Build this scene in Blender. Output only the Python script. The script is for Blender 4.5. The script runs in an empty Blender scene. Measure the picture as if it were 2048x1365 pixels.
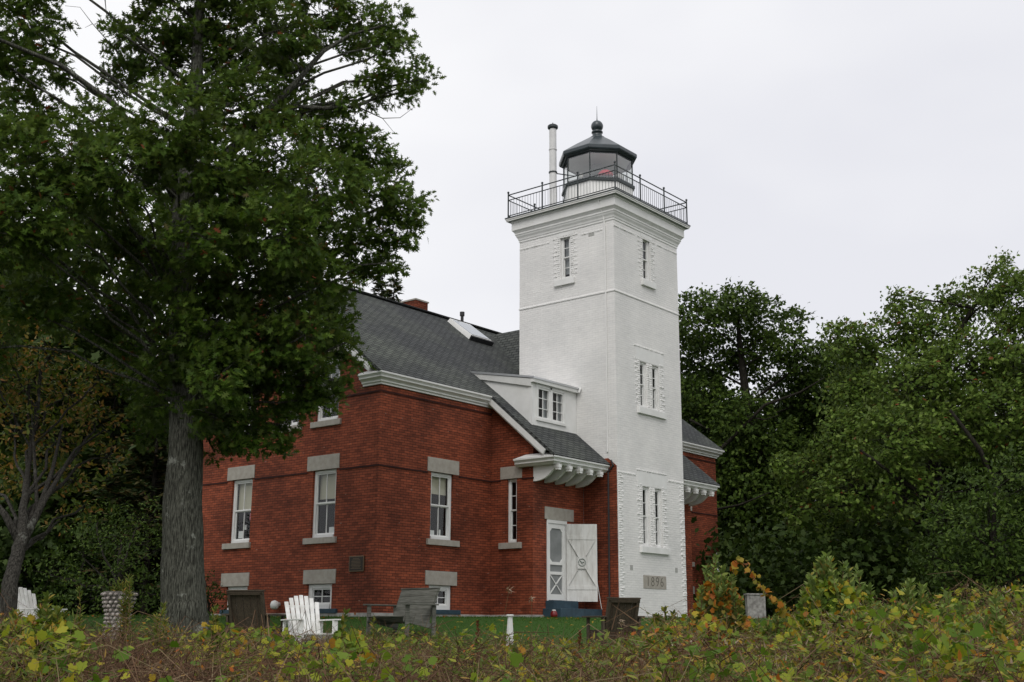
import bpy, math, random
import numpy as np
from mathutils import Vector, Matrix

random.seed(7); rng = np.random.default_rng(7)
S = bpy.context.scene
COL = S.collection
R = math.radians

# ------------------------------------------------------------------ camera, sky, sun, exposure
CAM = np.array([-28.4018, -19.2224, -0.3227])
YAW, PITCH, ROLL, FPX = 0.8861, 0.2398, 0.0048, 2365.46
Fv = np.array([math.sin(YAW)*math.cos(PITCH), math.cos(YAW)*math.cos(PITCH), math.sin(PITCH)])
Rv = np.array([math.cos(YAW), -math.sin(YAW), 0.0]); Uv = np.cross(Rv, Fv)
R2 = Rv*math.cos(ROLL)+Uv*math.sin(ROLL); U2 = -Rv*math.sin(ROLL)+Uv*math.cos(ROLL)
cam = bpy.data.cameras.new('camera'); co = bpy.data.objects.new('camera', cam); COL.objects.link(co)
co.matrix_world = Matrix(((R2[0], U2[0], -Fv[0], CAM[0]), (R2[1], U2[1], -Fv[1], CAM[1]), (R2[2], U2[2], -Fv[2], CAM[2]), (0, 0, 0, 1)))
cam.sensor_width = 36; cam.lens = 36*FPX/2048; cam.clip_end = 3000; cam.clip_start = 0.1
S.camera = co

SUN_EL, SUN_AZ = 48, -118            # azimuth measured from +Y towards +X
w = bpy.data.worlds.new('World'); S.world = w; w.use_nodes = True
nt = w.node_tree; nt.nodes.clear()
out = nt.nodes.new('ShaderNodeOutputWorld'); bg = nt.nodes.new('ShaderNodeBackground')
sky = nt.nodes.new('ShaderNodeTexSky'); sky.sky_type = 'NISHITA'; sky.sun_disc = False
sky.sun_elevation = R(SUN_EL); sky.sun_rotation = R(SUN_AZ); sky.dust_density = 4
tc = nt.nodes.new('ShaderNodeTexCoord'); mp = nt.nodes.new('ShaderNodeMapping')
mp.inputs['Scale'].default_value = (1.0, 1.0, 2.2)
no = nt.nodes.new('ShaderNodeTexNoise'); no.inputs['Scale'].default_value = 1.5; no.inputs['Detail'].default_value = 4; no.inputs['Roughness'].default_value = .5
cr = nt.nodes.new('ShaderNodeValToRGB')
cr.color_ramp.elements[0].position = .33; cr.color_ramp.elements[0].color = (.80, .805, .855, 1)
cr.color_ramp.elements[1].position = .62; cr.color_ramp.elements[1].color = (.97, .97, .985, 1)
mul = nt.nodes.new('ShaderNodeVectorMath'); mul.operation = 'SCALE'; mul.inputs['Scale'].default_value = 10.0
mix = nt.nodes.new('ShaderNodeMixRGB'); mix.inputs['Fac'].default_value = .96
nt.links.new(tc.outputs['Generated'], mp.inputs['Vector']); nt.links.new(mp.outputs['Vector'], no.inputs['Vector'])
nt.links.new(no.outputs['Fac'], cr.inputs['Fac']); nt.links.new(cr.outputs['Color'], mul.inputs[0])
nt.links.new(sky.outputs['Color'], mix.inputs['Color1']); nt.links.new(mul.outputs['Vector'], mix.inputs['Color2'])
nt.links.new(mix.outputs['Color'], bg.inputs['Color']); bg.inputs['Strength'].default_value = 0.104
nt.links.new(bg.outputs['Background'], out.inputs['Surface'])

sl = bpy.data.lights.new('sun', 'SUN'); sl.energy = 1.4; sl.angle = R(35); sl.color = (1.0, .97, .92)
so = bpy.data.objects.new('sun', sl); COL.objects.link(so)
sd = Vector((math.sin(R(SUN_AZ))*math.cos(R(SUN_EL)), math.cos(R(SUN_AZ))*math.cos(R(SUN_EL)), math.sin(R(SUN_EL))))
so.rotation_euler = sd.to_track_quat('Z', 'Y').to_euler()
S.view_settings.view_transform = 'Standard'; S.view_settings.look = 'None'
S.view_settings.exposure = 0.0; S.view_settings.gamma = 1
S.cycles.max_bounces = 6; S.cycles.transparent_max_bounces = 12; S.cycles.diffuse_bounces = 3; S.cycles.glossy_bounces = 3

# ------------------------------------------------------------------ helpers
def at(dist, px, py):
    d = Fv + R2*(px-1024)/FPX - U2*(py-682.5)/FPX
    return CAM + d/np.hypot(d[0], d[1])*dist

def empty(name, loc, rz=0, label=None, cat=None, group=None, kind=None):
    o = bpy.data.objects.new(name, None); COL.objects.link(o); o.location = loc; o.rotation_euler = (0, 0, rz)
    return tag(o, label, cat, group, kind)
def tag(o, label=None, cat=None, group=None, kind=None):
    if label: o['label'] = label
    if cat: o['category'] = cat
    if group: o['group'] = group
    if kind: o['kind'] = kind
    return o

class Fr:
    def __init__(s, o=(0, 0, 0), u=(1, 0, 0), n=(0, -1, 0)):
        s.o = Vector(o); s.u = Vector(u); s.n = Vector(n); s.z = Vector((0, 0, 1))
    def __call__(s, u, n, z): return s.o + s.u*u + s.n*n + s.z*z
ID = Fr((0, 0, 0), (1, 0, 0), (0, 1, 0))

class MB:
    def __init__(s): s.v = []; s.f = []; s.m = []
    def poly(s, pts, mi=0):
        b = len(s.v); s.v += [tuple(p) for p in pts]; s.f.append(list(range(b, b+len(pts)))); s.m.append(mi)
    def box(s, fr, u0, u1, n0, n1, z0, z1, mi=0):
        s.hexa([fr(u0, n0, z0), fr(u1, n0, z0), fr(u1, n1, z0), fr(u0, n1, z0), fr(u0, n0, z1), fr(u1, n0, z1), fr(u1, n1, z1), fr(u0, n1, z1)], mi)
    def hexa(s, p, mi=0):
        b = len(s.v); s.v += [tuple(q) for q in p]
        for q in ((0, 3, 2, 1), (4, 5, 6, 7), (0, 1, 5, 4), (1, 2, 6, 5), (2, 3, 7, 6), (3, 0, 4, 7)):
            s.f.append([b+i for i in q]); s.m.append(mi)
    def beam(s, a, b_, w, h, up=(0, 0, 1), mi=0):
        a = Vector(a); b_ = Vector(b_); d = (b_-a).normalized(); up = Vector(up)
        if abs(d.dot(up)) > .99: up = Vector((1, 0, 0))
        r = d.cross(up).normalized()*w/2; t = r.cross(d).normalized()*h/2
        s.hexa([a-r-t, a+r-t, a+r+t, a-r+t, b_-r-t, b_+r-t, b_+r+t, b_-r+t], mi)
    def prism(s, pts, ext, mi=0):
        ext = Vector(ext); p = [Vector(q) for q in pts]; q = [a+ext for a in p]; n = len(p); b = len(s.v)
        s.v += [tuple(a) for a in p+q]
        s.f.append(list(range(b, b+n))[::-1]); s.f.append(list(range(b+n, b+2*n))); s.m += [mi, mi]
        for i in range(n):
            j = (i+1) % n; s.f.append([b+i, b+j, b+n+j, b+n+i]); s.m.append(mi)
    def tube(s, pts, rad, sides=8, cap=True, mi=0):
        pts = [Vector(p) for p in pts]; n = len(pts); b = len(s.v)
        if not hasattr(rad, '__len__'): rad = [rad]*n
        ref = Vector((0, 0, 1))
        d0 = (pts[-1]-pts[0])
        if d0.length > 0 and abs(d0.normalized().z) > .8: ref = Vector((1, 0, 0))
        for i, p in enumerate(pts):
            d = (pts[min(i+1, n-1)]-pts[max(i-1, 0)])
            d = d.normalized() if d.length > 1e-9 else Vector((0, 0, 1))
            a = d.cross(ref)
            if a.length < 1e-3: a = d.cross(Vector((0, 1, 0)))
            a.normalize(); c = d.cross(a)
            for k in range(sides):
                t = 2*math.pi*k/sides
                s.v.append(tuple(p + (a*math.cos(t)+c*math.sin(t))*rad[i]))
        for i in range(n-1):
            for k in range(sides):
                k2 = (k+1) % sides
                s.f.append([b+i*sides+k, b+i*sides+k2, b+(i+1)*sides+k2, b+(i+1)*sides+k]); s.m.append(mi)
        if cap:
            s.f.append([b+k for k in range(sides)][::-1]); s.f.append([b+(n-1)*sides+k for k in range(sides)]); s.m += [mi, mi]
    def lathe(s, c, prof, sides=24, mi=0, rot=0):
        b = len(s.v); c = Vector(c)
        for r, z in prof:
            for k in range(sides):
                t = 2*math.pi*k/sides+rot; s.v.append((c.x+r*math.cos(t), c.y+r*math.sin(t), c.z+z))
        for i in range(len(prof)-1):
            for k in range(sides):
                k2 = (k+1) % sides
                s.f.append([b+i*sides+k, b+i*sides+k2, b+(i+1)*sides+k2, b+(i+1)*sides+k]); s.m.append(mi)
        s.f.append([b+k for k in range(sides)][::-1]); s.f.append([b+(len(prof)-1)*sides+k for k in range(sides)]); s.m += [mi, mi]
    def build(s, name, mats, parent=None, smooth=False, bevel=0, label=None):
        me = bpy.data.meshes.new(name); me.from_pydata(s.v, [], s.f)
        mats = mats if isinstance(mats, (list, tuple)) else [mats]
        for m in mats: me.materials.append(m)
        me.polygons.foreach_set('material_index', s.m)
        uv = me.uv_layers.new(name='UVMap'); dat = np.zeros((len(me.loops), 2), np.float32)
        vs = me.vertices
        for p in me.polygons:
            n = p.normal
            if abs(n.z) > .97: t = Vector((1, 0, 0))
            else: t = Vector((-n.y, n.x, 0)).normalized()
            if abs(t.x) > .6 and t.x < 0 or abs(t.x) <= .6 and t.y < 0: t = -t
            q = n.cross(t); 
            if q.z < 0 or (abs(q.z) < .03 and q.y < 0): q = -q
            for li in p.loop_indices:
                v = vs[me.loops[li].vertex_index].co; dat[li] = (v.dot(t), v.dot(q))
        uv.data.foreach_set('uv', dat.ravel())
        if smooth: me.polygons.foreach_set('use_smooth', [True]*len(me.polygons))
        me.update()
        o = bpy.data.objects.new(name, me); COL.objects.link(o)
        if parent is not None:
            o.parent = parent
            o.matrix_parent_inverse = parent_inv(parent)
        if bevel:
            b = o.modifiers.new('bevel', 'BEVEL'); b.width = bevel; b.segments = 2; b.limit_method = 'ANGLE'
        if label: o['label'] = label
        return o
def world_mat(o):
    m = Matrix.Translation(o.location) @ o.rotation_euler.to_matrix().to_4x4()
    return (world_mat(o.parent) @ o.matrix_parent_inverse @ m) if o.parent else m
def parent_inv(parent): return world_mat(parent).inverted()

def copy_tree(o, parent=None):
    c = o.copy(); COL.objects.link(c)
    if parent is not None: c.parent = parent; c.matrix_parent_inverse = o.matrix_parent_inverse.copy()
    for ch in [x for x in bpy.data.objects if x.parent == o]: copy_tree(ch, c)
    return c

# ------------------------------------------------------------------ materials
def mat(name, color=(.5, .5, .5), rough=.8, spec=.3, metal=0.0):
    m = bpy.data.materials.new(name); m.use_nodes = True
    b = m.node_tree.nodes['Principled BSDF']; b.inputs['Base Color'].default_value = (*color, 1)
    b.inputs['Roughness'].default_value = rough; b.inputs['Specular IOR Level'].default_value = spec; b.inputs['Metallic'].default_value = metal
    return m
def N(m, t): return m.node_tree.nodes.new(t)
def L(m, a, b): m.node_tree.links.new(a, b)
def B(m): return m.node_tree.nodes['Principled BSDF']
def noise(m, scale, detail=4, coord='Object', stretch=None, rough=.55):
    t = N(m, 'ShaderNodeTexCoord'); n = N(m, 'ShaderNodeTexNoise'); n.inputs['Scale'].default_value = scale; n.inputs['Detail'].default_value = detail; n.inputs['Roughness'].default_value = rough
    if stretch:
        q = N(m, 'ShaderNodeMapping'); q.inputs['Scale'].default_value = stretch; L(m, t.outputs[coord], q.inputs['Vector']); L(m, q.outputs['Vector'], n.inputs['Vector'])
    else: L(m, t.outputs[coord], n.inputs['Vector'])
    return n
def ramp(m, src, stops):
    c = N(m, 'ShaderNodeValToRGB'); e = c.color_ramp.elements
    while len(e) < len(stops): e.new(.5)
    for x, (p, col) in zip(e, stops): x.position = p; x.color = (*col, 1)
    L(m, src, c.inputs['Fac']); return c
def mixc(m, fac, a, b, mode='MIX'):
    x = N(m, 'ShaderNodeMixRGB'); x.blend_type = mode
    for s, v in (('Fac', fac), ('Color1', a), ('Color2', b)):
        if hasattr(v, 'links'): L(m, v, x.inputs[s])
        else: x.inputs[s].default_value = v if s == 'Fac' else (*v, 1)
    return x
def bump(m, h, strength=.5, dist=.02):
    b = N(m, 'ShaderNodeBump'); b.inputs['Strength'].default_value = strength; b.inputs['Distance'].default_value = dist
    L(m, h, b.inputs['Height']); L(m, b.outputs['Normal'], B(m).inputs['Normal']); return b
def mottled(name, c1, c2, scale=6, rough=.8, bs=.3, bd=.01, stretch=None, spec=.25, metal=0.0, lo=.35, hi=.65, detail=5):
    m = mat(name, c1, rough, spec, metal); n = noise(m, scale, detail, stretch=stretch)
    r = ramp(m, n.outputs['Fac'], [(lo, c1), (hi, c2)]); L(m, r.outputs['Color'], B(m).inputs['Base Color'])
    if bs: bump(m, n.outputs['Fac'], bs, bd)
    return m
def brickmat(name, c1, c2, mort, bw=.21, rh=.0685, ms=.007, bs=.6, bd=.012, rough=.85, dirt=None, specks=0, spec=.25):
    m = mat(name, c1, rough, spec)
    t = N(m, 'ShaderNodeTexCoord'); br = N(m, 'ShaderNodeTexBrick')
    # small waviness so courses are not ruler straight
    wn = N(m, 'ShaderNodeTexNoise'); wn.inputs['Scale'].default_value = 1.3; wn.inputs['Detail'].default_value = 2
    sc = N(m, 'ShaderNodeVectorMath'); sc.operation = 'SCALE'; sc.inputs['Scale'].default_value = .03
    ad = N(m, 'ShaderNodeVectorMath'); ad.operation = 'ADD'
    L(m, t.outputs['UV'], wn.inputs['Vector']); L(m, wn.outputs['Color'], sc.inputs[0]); L(m, sc.outputs['Vector'], ad.inputs[0]); L(m, t.outputs['UV'], ad.inputs[1])
    L(m, ad.outputs['Vector'], br.inputs['Vector'])
    br.inputs['Scale'].default_value = 1; br.inputs['Brick Width'].default_value = bw; br.inputs['Row Height'].default_value = rh
    br.inputs['Mortar Size'].default_value = ms; br.inputs['Mortar Smooth'].default_value = .3; br.inputs['Bias'].default_value = 0
    br.inputs['Color1'].default_value = (*c1, 1); br.inputs['Color2'].default_value = (*c2, 1); br.inputs['Mortar'].default_value = (*mort, 1)
    col = br.outputs['Color']
    if dirt:
        n = noise(m, .7, 6); r = ramp(m, n.outputs['Fac'], [(.36, (.48, .47, .47)), (.60, (1.12, 1.08, 1.05))])
        col = mixc(m, dirt, col, r.outputs['Color'], 'MULTIPLY').outputs['Color']
        n3 = noise(m, 14, 4, coord='UV', stretch=(.25, 1, 1)); r3 = ramp(m, n3.outputs['Fac'], [(.3, (.62, .62, .62)), (.7, (1.32, 1.3, 1.28))])
        col = mixc(m, dirt, col, r3.outputs['Color'], 'MULTIPLY').outputs['Color']
    if specks:
        n2 = noise(m, 5, 2, coord='UV', stretch=(1, 3.2, 1)); r2 = ramp(m, n2.outputs['Fac'], [(.70, (0, 0, 0)), (.76, (specks,)*3)])
        col = mixc(m, r2.outputs['Color'], col, (.42, .30, .25)).outputs['Color']
    L(m, col, B(m).inputs['Base Color'])
    nn = noise(m, 30, 3, coord='UV'); mm = N(m, 'ShaderNodeMath'); mm.operation = 'MULTIPLY_ADD'; mm.inputs[1].default_value = -1.0
    L(m, br.outputs['Fac'], mm.inputs[0]); L(m, nn.outputs['Fac'], mm.inputs[2])
    bump(m, mm.outputs['Value'], bs, bd)
    return m
M = {}
M['brick'] = brickmat('red_brick', (.315, .080, .038), (.190, .048, .023), (.050, .018, .012), dirt=.75, specks=.55, rough=.8)
M['brick_shade'] = brickmat('shadow_line_brick', (.07, .018, .012), (.04, .012, .010), (.02, .010, .008), dirt=.5)  # dark tone paints in the shadow line of the house string courses
M['whitebrick'] = brickmat('white_painted_brick', (.80, .795, .78), (.775, .77, .755), (.70, .70, .685), bs=.6, bd=.010, ms=.006, rough=.6, dirt=.16)  # mortar tone lowered a little to paint in shade inside the joints
M['roughwhite'] = mottled('rough_white_brick', (.80, .795, .78), (.74, .735, .72), 25, .6, .6, .01)
M['trim'] = mottled('white_trim_paint', (.78, .78, .765), (.71, .71, .69), 3, .5, .1, .004)
M['trimworn'] = mottled('worn_white_paint', (.68, .68, .66), (.50, .49, .46), 9, .7, .3, .004, stretch=(1, 1, .25), lo=.42, hi=.75)
M['stone'] = mottled('grey_lintel_stone', (.40, .375, .33), (.33, .305, .265), 7, .9, .35, .006)
M['found'] = mottled('whitewashed_foundation', (.47, .46, .43), (.28, .27, .25), 5, .9, .5, .02)
M['blue'] = mottled('blue_grey_paint', (.040, .075, .100), (.028, .052, .070), 6, .6, .1, .004)
M['iron'] = mottled('black_green_iron', (.014, .022, .024), (.022, .032, .034), 8, .45, .1, .002, spec=.5)
M['ironroof'] = mottled('lantern_roof_iron', (.018, .028, .032), (.035, .048, .055), 3, .32, .05, .002, spec=.6)
M['soffit'] = mottled('grey_green_soffit', (.30, .33, .31), (.24, .27, .25), 4, .7, 0)
M['metal'] = mat('zinc_flashing', (.55, .56, .57), .35, .5, .7)
M['darkpipe'] = mat('dark_vent_metal', (.03, .03, .032), .5, .4)
M['pipe'] = mottled('pipe_white', (.70, .70, .69), (.60, .60, .60), 3, .45, 0)
M['blind'] = mat('cream_roller_blind', (.50, .47, .36), .9, .1)
M['curtain'] = mottled('grey_net_curtain', (.34, .35, .35), (.22, .23, .24), 8, .9, .3, .02, stretch=(8, 8, .5))
M['paper'] = mat('white_paper', (.68, .68, .66), .8, .1)
M['pink'] = mat('pink_decal', (.55, .16, .19), .7, .1)
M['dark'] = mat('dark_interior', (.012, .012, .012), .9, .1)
M['screen'] = mottled('screen_mesh_grey', (.26, .27, .27), (.20, .21, .21), 3, .8, 0)
M['bronze'] = mat('dark_bronze', (.030, .024, .018), .45, .5, .6)
M['bronze2'] = mat('rubbed_bronze', (.14, .10, .06), .45, .5, .6)
M['redglass'] = mat('red_lantern_glass', (.16, .005, .007), .35, .5)
M['ledger'] = mat('carved_stone_shadow', (.13, .12, .10), .95, .1)
M['white'] = mottled('gloss_white_chair_paint', (.76, .76, .74), (.58, .57, .54), 7, .45, .1, .003)
M['oldwood'] = mottled('grey_weathered_wood', (.125, .120, .095), (.065, .060, .045), 9, .9, .5, .006, stretch=(9, 9, .8))
M['oldwoodh'] = mottled('grey_weathered_boards', (.15, .15, .13), (.075, .075, .062), 5, .9, .5, .006, stretch=(.7, .7, 10))
M['brownwood'] = mottled('brown_weathered_wood', (.085, .066, .045), (.042, .033, .024), 9, .9, .5, .006, stretch=(9, 9, .8))
M['cobble'] = mottled('cobble_mortar', (.22, .20, .18), (.12, .11, .10), 20, .9, .5, .02)
M['conc'] = mottled('old_concrete_path', (.30, .27, .22), (.20, .18, .14), 4, .95, .4, .01)
# mossy shingle roof
def shingle(name, moss):
    m = brickmat(name, (.098, .103, .102), (.062, .066, .067), (.022, .023, .024), bw=.30, rh=.14, ms=.020, bs=.7, bd=.015, rough=.85)
    b = B(m); src = b.inputs['Base Color'].links[0].from_socket
    n = noise(m, .45, 5); r = ramp(m, n.outputs['Fac'], [(.40, (.75, .76, .78)), (.68, (1.25, 1.30, 1.12))])
    c = mixc(m, moss, src, r.outputs['Color'], 'MULTIPLY')
    n2 = noise(m, 25, 3, coord='UV', stretch=(.4, 1, 1)); r2 = ramp(m, n2.outputs['Fac'], [(.3, (.75, .75, .75)), (.7, (1.2, 1.2, 1.2))])
    c = mixc(m, .8, c.outputs['Color'], r2.outputs['Color'], 'MULTIPLY')
    L(m, c.outputs['Color'], b.inputs['Base Color']); return m
M['shingle'] = shingle('grey_asphalt_shingles', 1.0)
def glass(name, tint, clear):
    m = bpy.data.materials.new(name); m.use_nodes = True; nt = m.node_tree; nt.nodes.clear()
    o = N(m, 'ShaderNodeOutputMaterial'); tr = N(m, 'ShaderNodeBsdfTransparent'); tr.inputs['Color'].default_value = (*tint, 1)
    gl = N(m, 'ShaderNodeBsdfGlossy'); gl.inputs['Roughness'].default_value = .03
    lw_ = N(m, 'ShaderNodeLayerWeight'); lw_.inputs['Blend'].default_value = .5
    fr = N(m, 'ShaderNodeMath'); fr.operation = 'POWER'; fr.inputs[1].default_value = 4.0; L(m, lw_.outputs['Facing'], fr.inputs[0])
    ma = N(m, 'ShaderNodeMath'); ma.operation = 'MULTIPLY_ADD'; ma.inputs[1].default_value = .6; ma.inputs[2].default_value = 1-clear+.04
    mx = N(m, 'ShaderNodeMixShader'); L(m, fr.outputs['Value'], ma.inputs[0]); L(m, ma.outputs['Value'], mx.inputs['Fac'])
    L(m, tr.outputs[0], mx.inputs[1]); L(m, gl.outputs[0], mx.inputs[2]); L(m, mx.outputs[0], o.inputs['Surface']); return m
M['glass'] = glass('window_glass', (.9, .92, .92), .99)
M['lglass'] = glass('lantern_glass', (.90, .92, .90), .84)
M['skyglass'] = mat('skylight_glass', (.30, .33, .37), .08, .8)

def leafmat(name, stops, trans=.25, rough=.55, spec=.12, under=None):
    m = bpy.data.materials.new(name); m.use_nodes = True; b = B(m)
    g = N(m, 'ShaderNodeNewGeometry'); r = ramp(m, g.outputs['Random Per Island'], stops)
    r.color_ramp.interpolation = 'LINEAR'
    col = r.outputs['Color']
    if under:
        col = mixc(m, g.outputs['Backfacing'], col, mixc(m, .45, col, under).outputs['Color']).outputs['Color']
    L(m, col, b.inputs['Base Color']); b.inputs['Roughness'].default_value = rough; b.inputs['Specular IOR Level'].default_value = spec
    t = N(m, 'ShaderNodeBsdfTranslucent'); tcx = mixc(m, 1.0, col, (1.2, 1.25, .6), 'MULTIPLY'); L(m, tcx.outputs['Color'], t.inputs['Color'])
    mx = N(m, 'ShaderNodeMixShader'); mx.inputs['Fac'].default_value = trans
    L(m, b.outputs[0], mx.inputs[1]); L(m, t.outputs[0], mx.inputs[2]); L(m, mx.outputs[0], m.node_tree.nodes['Material Output'].inputs['Surface'])
    return m
M['leaf_oak'] = leafmat('oak_leaves', trans=.35, stops=[(0, (.030, .062, .007)), (.5, (.056, .104, .012)), (.85, (.100, .158, .022)), (.985, (.070, .095, .020)), (.993, (.20, .050, .018)), (1, (.12, .035, .012))], under=(.11, .14, .065))
M['leaf_r'] = leafmat('pale_oak_leaves', [(0, (.044, .082, .011)), (.5, (.082, .136, .018)), (.9, (.155, .220, .042)), (.985, (.075, .10, .025)), (.992, (.17, .035, .012)), (1, (.11, .04, .012))], under=(.15, .18, .09))
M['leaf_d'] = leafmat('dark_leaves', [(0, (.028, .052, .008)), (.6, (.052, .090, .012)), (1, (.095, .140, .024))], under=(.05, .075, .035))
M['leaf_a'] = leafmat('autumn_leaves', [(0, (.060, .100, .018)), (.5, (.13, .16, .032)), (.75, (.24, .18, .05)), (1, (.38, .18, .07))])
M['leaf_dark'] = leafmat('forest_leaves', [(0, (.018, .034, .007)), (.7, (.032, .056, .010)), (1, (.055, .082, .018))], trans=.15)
M['leaf_pine'] = leafmat('conifer_needles', [(0, (.020, .035, .012)), (.6, (.035, .055, .018)), (1, (.10, .07, .03))], trans=.1)
M['leaf_vine'] = leafmat('grape_vine_leaves', [(0, (.070, .135, .016)), (.4, (.14, .21, .024)), (.7, (.25, .285, .03)), (.88, (.38, .33, .035)), (.97, (.35, .18, .025)), (1, (.22, .09, .03))], trans=.35)
M['leaf_weed'] = leafmat('weed_leaves', [(0, (.062, .098, .020)), (.6, (.122, .155, .034)), (.88, (.24, .24, .05)), (1, (.32, .19, .05))], trans=.3)
M['leaf_milk'] = leafmat('pale_upright_leaves', [(0, (.100, .160, .036)), (.6, (.170, .235, .055)), (.92, (.25, .29, .08)), (1, (.36, .20, .04))], trans=.3, under=(.14, .18, .09))
M['leaf_orange'] = leafmat('orange_yellow_leaves', [(0, (.14, .15, .03)), (.35, (.30, .22, .035)), (.7, (.42, .17, .028)), (1, (.33, .09, .022))], trans=.35)
M['twig'] = leafmat('dry_twigs', [(0, (.060, .032, .022)), (.5, (.11, .062, .036)), (.8, (.16, .10, .058)), (1, (.22, .17, .10))], trans=0, rough=.9)
M['drygrass'] = leafmat('dry_grass_blades', [(0, (.060, .085, .022)), (.35, (.12, .125, .045)), (.7, (.17, .125, .07)), (1, (.26, .20, .12))], trans=.2, rough=.8)
M['seed'] = leafmat('fluffy_seed_heads', [(0, (.16, .11, .08)), (.6, (.28, .21, .15)), (1, (.42, .35, .27))], trans=.2, rough=.9)
M['rust'] = leafmat('rust_seed_heads', [(0, (.07, .025, .012)), (1, (.18, .06, .022))], trans=.1, rough=.9)
M['lawn'] = leafmat('lawn_blades', [(0, (.028, .075, .010)), (.6, (.045, .110, .015)), (1, (.080, .135, .024))], trans=.3)
def bark(name, c1, c2, lich):
    m = mat(name, c1, .95, .1); n = noise(m, 9, 6, stretch=(5, 5, .55)); r = ramp(m, n.outputs['Fac'], [(.40, c2), (.58, c1)])
    n2 = noise(m, 2.3, 8, rough=.7); r2 = ramp(m, n2.outputs['Fac'], [(.59, (0, 0, 0)), (.64, (lich,)*3)])
    c = mixc(m, r2.outputs['Color'], r.outputs['Color'], (.30, .31, .27)); L(m, c.outputs['Color'], B(m).inputs['Base Color'])
    n4 = noise(m, 30, 4, stretch=(1.4, 1.4, .5)); mm = N(m, 'ShaderNodeMath'); mm.operation = 'MULTIPLY_ADD'; mm.inputs[1].default_value = .45
    L(m, n4.outputs['Fac'], mm.inputs[0]); L(m, n.outputs['Fac'], mm.inputs[2])
    c2_ = mixc(m, .7, c.outputs['Color'], ramp(m, n4.outputs['Fac'], [(.35, (.6, .6, .6)), (.65, (1.25, 1.25, 1.25))]).outputs['Color'], 'MULTIPLY'); L(m, c2_.outputs['Color'], B(m).inputs['Base Color'])
    bump(m, mm.outputs['Value'], 1.0, .06); return m
M['bark'] = bark('oak_bark', (.128, .130, .106), (.038, .038, .031), .9)
M['bark2'] = bark('small_tree_bark', (.075, .070, .060), (.030, .028, .024), .4)
M['barkd'] = bark('dark_bark', (.040, .036, .028), (.018, .016, .013), .1)

# ------------------------------------------------------------------ ground
FH = np.array([math.sin(YAW), math.cos(YAW)]); RH = np.array([math.cos(YAW), -math.sin(YAW)])
ZS = [(-400, -3.5), (-20, -2.6), (0, -1.95), (5, -1.60), (10, -1.38), (14, -1.15), (16.5, -.98), (18.5, -.85), (20, -.76), (22, -.64), (25, -.38), (28, -.12), (31.5, 0), (40, 0), (60, .1), (900, 2)]
def gz(x, y):
    x = np.asarray(x, float); y = np.asarray(y, float)
    s = (x-CAM[0])*FH[0]+(y-CAM[1])*FH[1]; l = (x-CAM[0])*RH[0]+(y-CAM[1])*RH[1]
    z = np.interp(s, [a for a, _ in ZS], [b for _, b in ZS])
    wv = .05*np.sin(.7*l+.3*s)*np.exp(-((s-12)/8)**2)
    near = (x > -7.6) & (x < 12) & (y > -.6)
    return np.where(near, np.clip(z, -.12, 5)*0.5, z) + np.where(near, 0, wv)
def grid():
    sv = np.concatenate([np.linspace(-400, -20, 12), np.linspace(-15, 60, 151), np.linspace(65, 900, 24)])
    lv = np.concatenate([np.linspace(-700, -45, 18), np.linspace(-40, 40, 121), np.linspace(45, 700, 18)])
    a, b = np.meshgrid(sv, lv, indexing='ij')
    x = CAM[0]+a*FH[0]+b*RH[0]; y = CAM[1]+a*FH[1]+b*RH[1]; z = gz(x, y)
    n, k = a.shape; v = np.stack([x, y, z], -1).reshape(-1, 3)
    i, j = np.meshgrid(np.arange(n-1), np.arange(k-1), indexing='ij'); q = (i*k+j).ravel()
    f = np.stack([q, q+k, q+k+1, q+1], 1)
    me = bpy.data.meshes.new('ground'); me.from_pydata(v.tolist(), [], f.tolist())
    me.polygons.foreach_set('use_smooth', [True]*len(me.polygons))
    m = mat('ground_soil_and_lawn', (.04, .06, .02), .95, .1)
    g = N(m, 'ShaderNodeNewGeometry'); dt = N(m, 'ShaderNodeVectorMath'); dt.operation = 'DOT_PRODUCT'; dt.inputs[1].default_value = (FH[0], FH[1], 0)
    L(m, g.outputs['Position'], dt.inputs[0])
    s0 = CAM[0]*FH[0]+CAM[1]*FH[1]
    n1 = noise(m, .5, 5); ad = N(m, 'ShaderNodeMath'); ad.operation = 'MULTIPLY_ADD'; ad.inputs[1].default_value = 2.5
    L(m, n1.outputs['Fac'], ad.inputs[0]); L(m, dt.outputs['Value'], ad.inputs[2])
    mr = N(m, 'ShaderNodeMapRange'); mr.inputs['From Min'].default_value = s0+17.5; mr.inputs['From Max'].default_value = s0+60
    L(m, ad.outputs['Value'], mr.inputs['Value'])
    n2 = noise(m, 12, 6); gr = ramp(m, n2.outputs['Fac'], [(.3, (.024, .060, .010)), (.7, (.042, .090, .016))])
    so_ = ramp(m, n2.outputs['Fac'], [(.3, (.035, .026, .018)), (.7, (.075, .060, .038))])
    st = ramp(m, mr.outputs['Result'], [(0, (0, 0, 0)), (.03, (1, 1, 1)), (.42, (1, 1, 1)), (.6, (.15, .15, .15))])
    c = mixc(m, st.outputs['Color'], so_.outputs['Color'], gr.outputs['Color']); L(m, c.outputs['Color'], B(m).inputs['Base Color'])
    bump(m, n2.outputs['Fac'], .6, .05)
    me.materials.append(m); o = bpy.data.objects.new('ground', me); COL.objects.link(o); tag(o, 'sloping ground with mown lawn towards the house', 'ground', kind='structure')
grid()

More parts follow.
